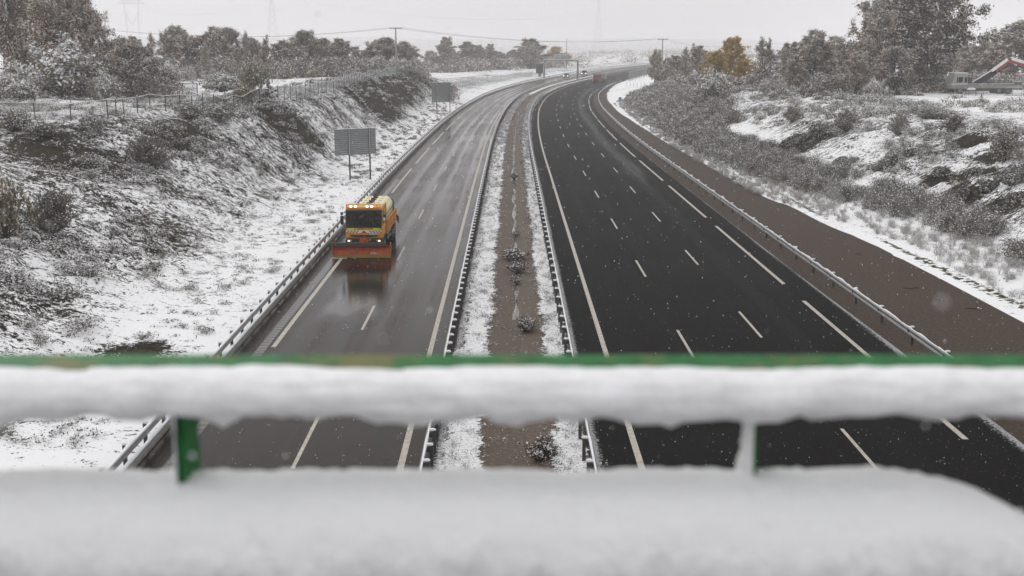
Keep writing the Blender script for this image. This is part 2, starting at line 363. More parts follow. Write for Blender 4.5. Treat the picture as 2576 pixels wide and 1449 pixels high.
moss = np.exp(-((U2-edge_u-.75)/.7)**2)*.55*(Y2 < 260)
far = np.clip((Y2-700)/500, 0, 1); bare += far*.12
me = mesh_np('ground', np.stack([XU(U2, Y2), Y2, Z2], -1).reshape(-1, 3), grid(YS, us), M['ground'], smooth=True,
             uv=np.stack([Y2, U2], -1).reshape(-1, 2), attr={'bare': bare.ravel(), 'snowy': snowy.ravel(), 'moss': moss.ravel()})
tag(link('ground', me), kind='structure')
# ---------------------------------------------------------------- sheets along the road
def fo(u):   # lateral offset function: left carriageway tapers slightly towards the bridge
    if callable(u): return u
    return (lambda q: u*lofs(q)) if u < -2 else (lambda q: u + 0*q)
def strip(name, u0, u1, y0, y1, z, m, n=2, kind='structure', step=1.0, camber=0, parent=None, zf=None):
    Y = samples(y0, y1, step); Y[-1] = y1; t = np.linspace(0, 1, n)
    a = fo(u0)(Y)[:, None]; b_ = fo(u1)(Y)[:, None]; U = a + (b_-a)*t; YY = np.repeat(Y[:, None], n, 1)
    Z = RZ(YY) + z + (zf(U, YY) if zf else 0)
    me = mesh_np(name, np.stack([XU(U, YY), YY, Z], -1).reshape(-1, 3), grid(Y, np.arange(n)), m, smooth=True, uv=np.stack([U, YY], -1).reshape(-1, 2))
    o = link(name, me, parent)
    if kind: tag(o, kind=kind)
    return o
strip('motorway_carriageway', -12.0, lambda q: np.interp(q, [0, 250, 350], [-1.95, -1.95, -1.6]), -20, 2400, .012, M['asphalt_l'], 14)
strip('motorway_carriageway', 2.35, lambda q: np.interp(q, [0, 40, 60, 400], [15.95, 15.95, 15.75, 15.2]), -20, 2400, .012, M['asphalt_r'], 16)
strip('paved_shoulder', lambda q: np.interp(q, [0, 40, 60, 400], [15.9, 15.9, 15.7, 15.15]), lambda q: np.interp(q, [0,50,66,110,180,240,300,380], [24.2,23.8,23.3,21.5,20.6,19.7,18.4,15.6]) + .22*np.sin(q*.9) + fbm(q/1.3, 3.+0*q, 3)*.7, -20, 380, .006, M['shoulder'], 12)
strip('median_ditch', -1.95, 2.4, -20, 600, -.012, M['median'], 15, zf=lambda U, Y: -.22*np.clip(1-np.abs(U-.2)/1.3, 0, 1))
def en(seed, amp, f=1.1): return lambda q: fbm(q*.5, seed+0*q, 2)*amp*.8 + fbm(q*4.3, seed+9+0*q, 3)*amp*.75
def patchy(cu, wd, seed, flat=1.):
    b = NB('patchy_snow'); v = b.coord('UV'); u = b.xyz(v)
    lo = b.noise(b.coord('UV', (1, .8, 1)), .55+seed*.01, 3); n = b.noise(v, 3.6, 6, .78, .4)
    d = b.math('DIVIDE', b.math('ABSOLUTE', b.math('SUBTRACT', b.math('ADD', u[0], b.math('MULTIPLY', b.math('SUBTRACT', lo, .5), .9)), cu)), wd)
    a = b.math('ADD', b.math('SUBTRACT', flat, d), b.math('MULTIPLY', b.math('SUBTRACT', n, .5), 2.6))
    al = b.math('GREATER_THAN', a, .12); fl = b.noise(v, 9, 4, .75)
    b.bump(fl, .8, .05)
    return b.set(color=b.mix(b.ramp(fl, [(.40, .65), (.52, 0.)]), (.80,.805,.82), (.30,.28,.24)), rough=.8, spec=.1, alpha=al)
strip('snow_bank', -2.75, -.2, 18, 420, .03, patchy(-1.55, .62, 1, 1.05), 9, step=.4, zf=lambda U, Y: .10*fbm(U*3, Y*3, 3))
strip('snow_bank', .7, 2.9, 18, 420, .03, patchy(1.78, .50, 5, .95), 9, step=.4, zf=lambda U, Y: .10*fbm(U*3, Y*3, 3))
strip('puddle', lambda q: .10+.10*np.sin(q*.7)+0*q, lambda q: .28+.08*np.sin(q*1.3+1)+0*q, 52, 104, -.20, M['water'], 2)
strip('puddle', lambda q: -.1+.15*np.sin(q*.9)+0*q, lambda q: .45+.2*np.sin(q*.5+1)+0*q, 108, 122, -.185, M['water'], 2)
strip('puddle', lambda q: .1+0*q, lambda q: .3+0*q, 122, 210, -.20, M['water'], 2)
def wet(seed):
    b = NB('wet_film'); v = b.coord('UV'); n = b.noise(b.coord('UV', (1, .3, 1)), 1.1, 4, .6); u = b.xyz(v)
    e = b.math('SUBTRACT', 1, b.math('DIVIDE', b.math('ABSOLUTE', b.math('ADD', u[0], 7.7)), 1.75)); g = b.math('SUBTRACT', 1, b.math('DIVIDE', b.math('ABSOLUTE', b.math('SUBTRACT', u[1], 59.5)), 10.5))
    al = b.n('ShaderNodeMapRange'); al.inputs[1].default_value = .28; al.inputs[2].default_value = .7
    b.l(b.math('ADD', b.math('MINIMUM', e, g), b.math('MULTIPLY', n, .55)), al.inputs[0]); b.bump(b.noise(b.coord('UV', (1, .25, 1)), 4, 4), .22, .006)
    return b.set(color=(.006,.0045,.004), rough=.13, spec=.28, alpha=al.outputs[0])
strip('wet_patch', -9.6, -5.9, 48, 70, .0145, wet(1), 8)
b = NB('wet_sheen'); v = b.coord('UV'); u = b.xyz(v); n = b.noise(b.coord('UV', (1, .06, 1)), .9, 5, .65); e = b.math('SUBTRACT', 1, b.math('DIVIDE', b.math('ABSOLUTE', b.math('SUBTRACT', u[0], 12.4)), 1.9))
al = b.n('ShaderNodeMapRange'); al.inputs[1].default_value = .70; al.inputs[2].default_value = 1.5; al.inputs[4].default_value = .6; b.l(b.math('SUBTRACT', b.math('ADD', b.math('MULTIPLY', e, .55), n), b.math('MULTIPLY', b.math('SUBTRACT', 1.6, b.math('DIVIDE', u[1], 75), clamp=True), .9)), al.inputs[0])
strip('wet_patch', 10.5, 14.3, 62, 420, .0145, b.set(color=(.02,.018,.017), rough=.3, spec=.2, alpha=al.outputs[0]), 8)
# markings
mk = 0
def line(u, y0, y1, wd, z=.017):
    strip('lane_marking', lambda q, u=u, wd=wd: fo(u)(q)-wd/2, lambda q, u=u, wd=wd: fo(u)(q)+wd/2, y0, y1, z, M['paint'], 2, step=1.5)
line(-3.55, 10, 1500, .2); line(3.82, 10, 1500, .2)
for k in range(-2, 34):       # long broken edge lines
    y = 126 + 26.55*(k-1) - .2; 
    if y + 21 > 12: line(-10.5, max(y, 12), y+21.2, .2)
    y = 109.0 + 24.8*(k-1)
    if y + 20 > 12 and k < 22: line(14.33 if y < 330 else 14.6, max(y, 12), y+20.6, .2)
for k in range(-2, 60):       # lane dashes
    y = 49.2 + 17.2*k
    if y > 12: line(-6.95 if y > 90 else -6.98, y, y+4.9, .12)
    y = 61.4 + 17.25*k
    if y > 12 and y < 900: line(7.28, y, y+5, .12)
    y = 47.8 + 17.15*k
    if y > 12 and y < 900: line(10.7, y, y+5, .12)

strip('rumble_strip', -11.15, -10.75, 14, 110, .0165, M['rumble'], 2)
# kerb below the left barrier
def sweep(name, prof_, y0, y1, mats, parent=None, step=2.0, uo=0.0, mi=None, closed=True, wob=None):
    Y = samples(y0, y1, step); Y[-1] = y1; P = np.array(prof_, float); n = len(P)
    U = fo(uo)(Y)[:, None] + P[:, 0][None]; YY = np.repeat(Y[:, None], n, 1)
    Z = RZ(YY) + P[:, 1][None]
    if wob is not None:
        a = wob(Y)[:, None]; U = fo(uo)(Y)[:, None] + P[:, 0][None]*(.75+.5*a); Z = RZ(YY) + P[:, 1][None] + (P[:, 1]-P[:, 1].min())[None]*(a-.5)*1.6
    V = np.stack([XU(U, YY), YY, Z], -1).reshape(-1, 3); F = grid(Y, np.arange(n))
    if closed:
        i = np.arange(len(Y)-1)*n; F = np.vstack([F, np.stack([i+n-1, i, i+n, i+2*n-1], 1)])
    me = mesh_np(name, V, F, mats, smooth=False, uv=np.stack([U, YY], -1).reshape(-1, 2))
    return link(name, me, parent)
kb = sweep('kerb', [(-.16,-.05),(-.16,.12),(-.02,.12),(.0,-.05)], 10, 420, M['concrete'], uo=-12.0); tag(kb, kind='structure')
# ---------------------------------------------------------------- steel safety barriers
def wprof(side, zc, h=.31, d=.08, t=.012):
    """W beam cross section; side = +1 faces +u"""
    zs = [-.5,-.42,-.28,-.14,0,.14,.28,.42,.5]; us_ = [0,.15,1,.15,0,.15,1,.15,0]
    us_ = [0,.9,1,.35,0,.35,1,.9,0]
    a = [(side*d*u_, zc+h*z_) for u_, z_ in zip(us_, zs)]
    return a + [(u_-side*t, z_) for u_, z_ in a[::-1]]
def post_mesh(side, h=.72, cap=.05, name='post', seed=1, spacer=True):
    r = random.Random(seed); m = MB()
    m.box((0, 0, h/2-.1), (.10, .055, h+.2), 0); m.box((-side*.045, 0, h/2-.1), (.012, .085, h+.2), 0); m.box((side*.045, 0, h/2-.1), (.012, .085, h+.2), 0)
    if spacer: m.box((side*.13, 0, h-.12), (.17, .07, .16), 0)
    if cap:
        for k in range(3):
            m.ellips((side*.04*k-.01, 0, h+.012+cap*.4), (.075, .06, cap*(.75+.3*r.random())), 1, 8, 5)
    return m
def barrier(label, u, side, y0, y1, spacing, beams, ph=0, ends=400, capw=.05, postcap=.05):
    root = empty('safety_barrier', (float(XU(fo(u)(y0), y0)), y0, 0)); tag(root, label, 'guardrail')
    bx_, by_ = root.location.x, root.location.y
    def fix(o): o.location = (-bx_, -by_, 0); return o
    for du, zc, hh in beams:
        f = (lambda q, du=du: fo(u)(q)+du+side*.16)
        fix(sweep('beam', wprof(side, zc, hh), y0, y1, M['steel'], root, 2.0, f))
        n = lambda Y, du=du: np.clip(fbm(Y*1.7+du*9, Y*0+zc*5, 3)*2.2+.55, .02, 1.3)
        fix(sweep('snow_cap', [(-capw, zc+hh*.5-.01),(-capw*.9, zc+hh*.5+.02),(-capw*.2, zc+hh*.5+.045),(capw*.8, zc+hh*.5+.02),(capw, zc+hh*.5-.01)], y0, min(y1, 420), M['snow'], root, .35, f, wob=n))
    pm = [post_mesh(side, .74, postcap, seed=k) for k in range(3)]
    ys = []; y = y0+ph
    while y < y1: ys.append(y); y += spacing if y < 250 else spacing*2
    protos = [None]*3
    for i, y in enumerate(ys[:98]):
        uu = float(fo(u)(y)); loc = (float(XU(uu, y))-bx_, y-by_, float(RZ(y)))
        k = i % 3
        if protos[k] is None: protos[k] = o = pm[k].build('post', [M['steel_dark'], M['snow']], root)
        else: o = bpy.data.objects.new('post', protos[k].data); C.objects.link(o); o.parent = root
        o.location = loc; o.rotation_euler = (0, 0, -math.atan(float(RS(y))))
    rest = ys[98:]
    if rest:
        mb = MB()
        for y in rest:
            if y > 700: break
            X = float(XU(float(fo(u)(y)), y))-bx_; z = float(RZ(y)); mb.box((X, y-by_, z+.36), (.12, .1, .72), 0); mb.box((X, y-by_, z+.74), (.2, .12, .04), 1)
        o = mb.build('post', [M['steel_dark'], M['snow']], root); o['kind'] = 'stuff'
    return root
barrier('double steel crash barrier with snow-capped beams beside the snowplough lane, below the left bank', -12.28, 1, 20, 1400, 2.0, [(.05, .70, .20), (.12, .30, .16)])
barrier('median crash barrier with closely spaced snow-topped posts on the side of the grey carriageway', -2.55, -1, 20, 1100, 1.33, [(0, .6, .31)], capw=.032)
barrier('median crash barrier on wide-spaced posts along the edge of the dark carriageway', 2.15, 1, 20, 1100, 2.0, [(0, .6, .31)], ph=.6, capw=.032)
barrier('single steel crash barrier between the dark carriageway and the brown paved shoulder', 16.72, -1, 20, 352, 4.0, [(0, .6, .31)], ph=2.6, capw=.03)
# ---------------------------------------------------------------- vegetation
def fol(name, a, b_, var=.3):
    n = NB(name); v = n.coord('Object'); k = n.ramp(n.noise(v, 1.4, 4, .7), [(.35, 0.), (.65, 1.)])
    return n.set(color=n.mix(k, a, b_), rough=.8, spec=.15)
M['leaf_brown'] = fol('brown_leaves', (.10,.048,.026), (.21,.11,.065))
M['leaf_dark'] = fol('dark_leaves', (.040,.030,.019), (.095,.070,.050))
M['leaf_green'] = fol('grey_green_twigs', (.115,.098,.050), (.235,.20,.12))
M['leaf_orange'] = fol('orange_leaves', (.52,.28,.035), (.34,.28,.06))
M['leaf_grey'] = fol('grey_brown_leaves', (.16,.10,.06), (.28,.19,.125))
M['bark'] = fol('bark', (.04,.033,.028), (.075,.064,.055))
M['bark_frost'] = fol('frosted_bark', (.11,.10,.092), (.30,.29,.28))
M['bark_white'] = fol('pale_bark', (.35,.34,.32), (.62,.61,.60))
M['leaf_frost'] = fol('hoar_frosted_leaves', (.44,.395,.345), (.76,.73,.69))
M['leaf_snow'] = fol('snow_on_leaves', (.66,.655,.65), (.86,.86,.865))
def tubes(P0, P1, R0, R1, n=3):
    P0 = np.asarray(P0, float); P1 = np.asarray(P1, float); R0 = np.asarray(R0)[:, None]; R1 = np.asarray(R1)[:, None]
    d = P1-P0; d /= np.linalg.norm(d, axis=1)[:, None]+1e-9
    h = np.where(np.abs(d[:, 2:3]) < .9, [[0,0,1.]], [[1.,0,0]]); a = np.cross(d, h); a /= np.linalg.norm(a, axis=1)[:, None]+1e-9; b_ = np.cross(d, a)
    V = []
    for P, R_ in ((P0, R0), (P1, R1)):
        for i in range(n):
            t = 2*math.pi*i/n; V.append(P + (a*math.cos(t)+b_*math.sin(t))*R_)
    V = np.stack(V, 1); N = len(P0); base = np.arange(N)[:, None]*2*n
    F = np.concatenate([base + np.array([i, (i+1) % n, n+(i+1) % n, n+i]) for i in range(n)], 0)
    return V.reshape(-1, 3), F
def quads(Cn, nrm, size, r, asp=.6):
    N = len(Cn); nrm = nrm/(np.linalg.norm(nrm, axis=1)[:, None]+1e-9)
    t = r.normal(size=(N, 3)); a = np.cross(nrm, t); a /= np.linalg.norm(a, axis=1)[:, None]+1e-9; b_ = np.cross(nrm, a)
    s_ = np.asarray(size)[:, None]; a = a*s_*.5; b_ = b_*s_*.5*asp
    k = r.uniform(.5, 1, size=(N, 1))
    V = np.stack([Cn-a-b_*k, Cn+a*k-b_, Cn+a+b_*k, Cn-a*k+b_], 1).reshape(-1, 3)
    return V, np.arange(N*4).reshape(N, 4)
def rot_about(v, ang, az, r):
    pass
def skeleton(r, H, W, kind):
    """returns list of (p0,p1,r0,r1,level)"""
    S = []
    if kind == 'shrub':
        nst = 16; trunks = []
        for k in range(nst):
            az = r.uniform(0, 6.28); el = r.uniform(.25, 1.4) if k > 2 else 1.45
            d = np.array([math.cos(az)*math.cos(el)*W, math.sin(az)*math.cos(el)*W, math.sin(el)*H])*r.uniform(.8, 1.0)
            trunks.append((np.array([r.normal()*.06*W, r.normal()*.06*W, 0]), d, .02+.006*H))
    elif kind == 'multi':
        trunks = []
        for k in range(4):
            az = r.uniform(0, 6.28); l = r.uniform(.15, .5)
            trunks.append((np.array([math.cos(az)*.15, math.sin(az)*.15, 0]), np.array([math.cos(az)*W*l, math.sin(az)*W*l, H*r.uniform(.75, .98)]), .012*H))
    else:
        trunks = [(np.zeros(3), np.array([r.normal()*.04*H, r.normal()*.04*H, H*.95]), .018*H)]
    for b0, tip, rad in trunks:
        n = 7; pts = [b0]; 
        for k in range(1, n+1):
            t = k/n; p = b0+(tip-b0)*np.array([t, t, t if kind != 'shrub' else t*(1.35-.35*t)]) + r.normal(size=3)*.018*H*(t < 1); pts.append(p)
        for k in range(n): S.append((pts[k], pts[k+1], rad*(1-k/n*.85), rad*(1-(k+1)/n*.85), 0))
        nb = {'shrub': 7, 'multi': 9, 'tree': 36, 'tall': 36, 'bare': 26, 'cone': 30}[kind]
        for k in range(nb):
            lo = {'shrub': .2, 'multi': .12, 'tree': .10, 'tall': .12, 'bare': .2, 'cone': .05}[kind]
            t = lo+(1-lo)*(k+r.uniform(0, 1))/nb; i = min(int(t*n), n-1); p = pts[i]+(pts[i+1]-pts[i])*(t*n-i)
            az = k*2.4+r.normal()*.4
            if kind in ('tree', 'multi'): pr_ = math.sin(math.pi*min(1, max(.12, (t-lo)/(1-lo)*.72+.28)))**.7
            elif kind == 'tall': pr_ = .45+.55*math.sin(math.pi*min(1, (t-lo)/(1-lo)*.8+.2))
            elif kind == 'bare': pr_ = 1-.62*t
            elif kind == 'cone': pr_ = 1.02-t
            else: pr_ = .55
            L = W*pr_*r.uniform(.7, 1.08) if kind != 'multi' else W*pr_*r.uniform(.4, .75)
            el = {'shrub': .5, 'multi': .6, 'tree': .45, 'tall': .7, 'bare': .85, 'cone': -.05}[kind] + r.normal()*.18 + (.5*t if kind != 'cone' else 0)
            if kind == 'shrub': L = .45*math.hypot(W, H)*r.uniform(.5, 1)
            d = np.array([math.cos(az)*math.cos(el), math.sin(az)*math.cos(el), math.sin(el)])
            q = [p]; m_ = 4
            for j in range(m_):
                dd = d + r.normal(size=3)*.16 + np.array([0, 0, .10*j if kind in ('tree','bare','tall','multi') else -.1*j]); dd /= np.linalg.norm(dd); q.append(q[-1]+dd*L/m_)
            rb = rad*(1-t*.8)*.5
            for j in range(m_): S.append((q[j], q[j+1], rb*(1-j/m_*.8), rb*(1-(j+1)/m_*.8), 1))
            for j in range(7):
                tt = r.uniform(.25, 1); ii = min(int(tt*m_), m_-1); pp = q[ii]+(q[ii+1]-q[ii])*(tt*m_-ii)
                d2 = (q[-1]-q[0]); d2 = d2/(np.linalg.norm(d2)+1e-6)+r.normal(size=3)*.65; d2 /= np.linalg.norm(d2)
                L2 = L*.42*r.uniform(.5, 1.1); mid_ = pp+d2*L2*.5+r.normal(size=3)*.05*L2; e_ = mid_+(d2+r.normal(size=3)*.3)*L2*.5
                S.append((pp, mid_, rb*.4, rb*.28, 2)); S.append((mid_, e_, rb*.28, rb*.12, 2))
                for jj in range(3):
                    d3 = d2+r.normal(size=3)*.7; d3 /= np.linalg.norm(d3); L3 = L2*r.uniform(.3, .6); s0 = pp+(e_-pp)*r.uniform(.3, 1)
                    S.append((s0, s0+d3*L3, rb*.16, rb*.07, 3))
    return S
TREES = {}
def proto(key, kind, H, W, nleaf, size, mat, snow=.45, bark='bark', seed=1, twig=None, spread=.05, twigr=1.0, minr=.008, heavy=False):
    r = np.random.RandomState(seed); S = skeleton(r, H, W, kind)
    P0 = np.array([s[0] for s in S]); P1 = np.array([s[1] for s in S]); L = np.array([s[4] for s in S])
    zmax = P1[:, 2].max(); sc_z = H/zmax; P0 = P0*[1, 1, sc_z]; P1 = P1*[1, 1, sc_z]
    R0 = np.maximum([s[2] for s in S], minr); R1 = np.maximum([s[3] for s in S], minr*.8)
    t0 = L <= 1
    V, F = tubes(P0[t0], P1[t0], R0[t0], R1[t0], 5)
    V[:, 2] -= .25*(V[:, 2] < .05)
    tm = mesh_np(key+'_trunk', V, F, M[bark], smooth=True)
    V, F = tubes(P0[~t0], P1[~t0], R0[~t0]*twigr, R1[~t0]*twigr, 3); mi = np.zeros(len(F), int)
    if nleaf:
        j = r.choice(np.nonzero(L >= 2)[0], nleaf, p=None); tt = r.uniform(0, 1.1, size=(nleaf, 1))
        Cn = P0[j]+(P1[j]-P0[j])*tt + r.normal(size=(nleaf, 3))*spread*math.sqrt(H*W)*.5
        Cn[:, 2] = np.maximum(Cn[:, 2], .05)
        sn = r.rand(nleaf) < snow*np.clip(.55+Cn[:, 2]/H*.6, 0, 1.15)
        nr = r.normal(size=(nleaf, 3)); nr[sn] = nr[sn]*.45+[0, 0, 1.0]
        out = Cn-[0, 0, H*.4]; nr[sn] += .35*out[sn]/(np.linalg.norm(out[sn], axis=1)[:, None]+.01)
        sz = size*r.uniform(.5, 1.35, nleaf); Cn[sn, 2] += size*.3
        V2, F2 = quads(Cn, nr, sz, r); F = np.vstack([F, F2+len(V)]); V = np.vstack([V, V2]); mi = np.concatenate([mi, 1+sn.astype(int)])
    cm = mesh_np(key+'_crown', V, F, [M[twig or bark], M[mat], M['leaf_snow' if heavy else 'leaf_frost']], mi)
    TREES[key] = (tm, cm, H, W)
def plant(key, name, label, cat, x, y, z, H=None, W=None, rz=0, group=None, kid=('trunk', 'crown')):
    tm, cm, h, w_ = TREES[key]; o = empty(name, (x, y, z-.1), rz)
    o.scale = ((W or w_)/w_, (W or w_)/w_, (H or h)/h)
    link(kid[0], tm, o); link(kid[1], cm, o); tag(o, label, cat, group); return o
proto('oak1', 'tree', 11, 4.2, 42000, .20, 'leaf_brown', .68, seed=1, spread=.07)
proto('oak2', 'tree', 11, 4.6, 42000, .20, 'leaf_brown', .68, seed=2, spread=.07)
proto('dark1', 'tree', 10, 4.2, 38000, .20, 'leaf_dark', .66, seed=3, spread=.07)
proto('grey1', 'tree', 9, 3.4, 26000, .25, 'leaf_grey', .78, seed=4, spread=.06)
proto('grey2', 'multi', 9, 3.6, 24000, .25, 'leaf_grey', .75, seed=5, spread=.06)
proto('grey3', 'tree', 9, 3.2, 12000, .28, 'leaf_brown', .68, seed=6, spread=.05, twig='bark_frost')
proto('tall1', 'tall', 14, 2.6, 16000, .42, 'leaf_grey', .7, seed=7, spread=.07)
proto('orange', 'tree', 10, 4.0, 17000, .28, 'leaf_orange', .1, seed=8, spread=.055)
proto('bare1', 'bare', 9, 3.4, 4500, .18, 'leaf_grey', .75, 'bark_frost', seed=9, twigr=1.2, minr=.02)
proto('bare2', 'bare', 9, 3.0, 3500, .18, 'leaf_grey', .6, 'bark_frost', seed=10, twigr=1.2, minr=.02)
proto('pale', 'bare', 5, 1.8, 500, .15, 'leaf_grey', .8, 'bark_white', seed=11, twigr=1.1, minr=.016, heavy=True)
proto('conifer', 'cone', 4.5, 1.3, 5500, .17, 'leaf_dark', .66, seed=12, spread=.05, heavy=True)
proto('great', 'tree', 17, 9.5, 70000, .32, 'leaf_dark', .55, seed=13, spread=.05, twig='bark_frost')
proto('great2', 'multi', 15, 7, 26000, .28, 'leaf_grey', .75, seed=14, spread=.05, twig='bark_frost', minr=.014)
proto('broom1', 'shrub', 3.2, 2.6, 9000, .19, 'leaf_green', .78, seed=21, spread=.10, twig='bark_frost', heavy=True)
proto('broom2', 'shrub', 3.0, 3.0, 9000, .19, 'leaf_green', .7, seed=22, spread=.10, twig='bark_frost', heavy=True)
proto('bush1', 'shrub', 2.2, 1.8, 5500, .14, 'leaf_dark', .66, seed=23, spread=.10)
proto('bush2', 'shrub', 2.2, 1.8, 5200, .14, 'leaf_green', .45, seed=24, spread=.10, twig='bark_frost')
proto('bush3', 'shrub', 1.6, 1.5, 3000, .11, 'leaf_green', .60, seed=25, spread=.08, twig='bark_frost', twigr=1.3, minr=.012, heavy=True)
proto('twiggy', 'shrub', 2.0, 1.6, 1600, .10, 'leaf_brown', .55, seed=26, spread=.08, twig='bark_frost', twigr=1.5, minr=.014)
proto('twigfrost', 'shrub', 2.0, 1.7, 4200, .10, 'leaf_green', .75, seed=27, spread=.12, twig='bark_frost', twigr=1.3, minr=.012)
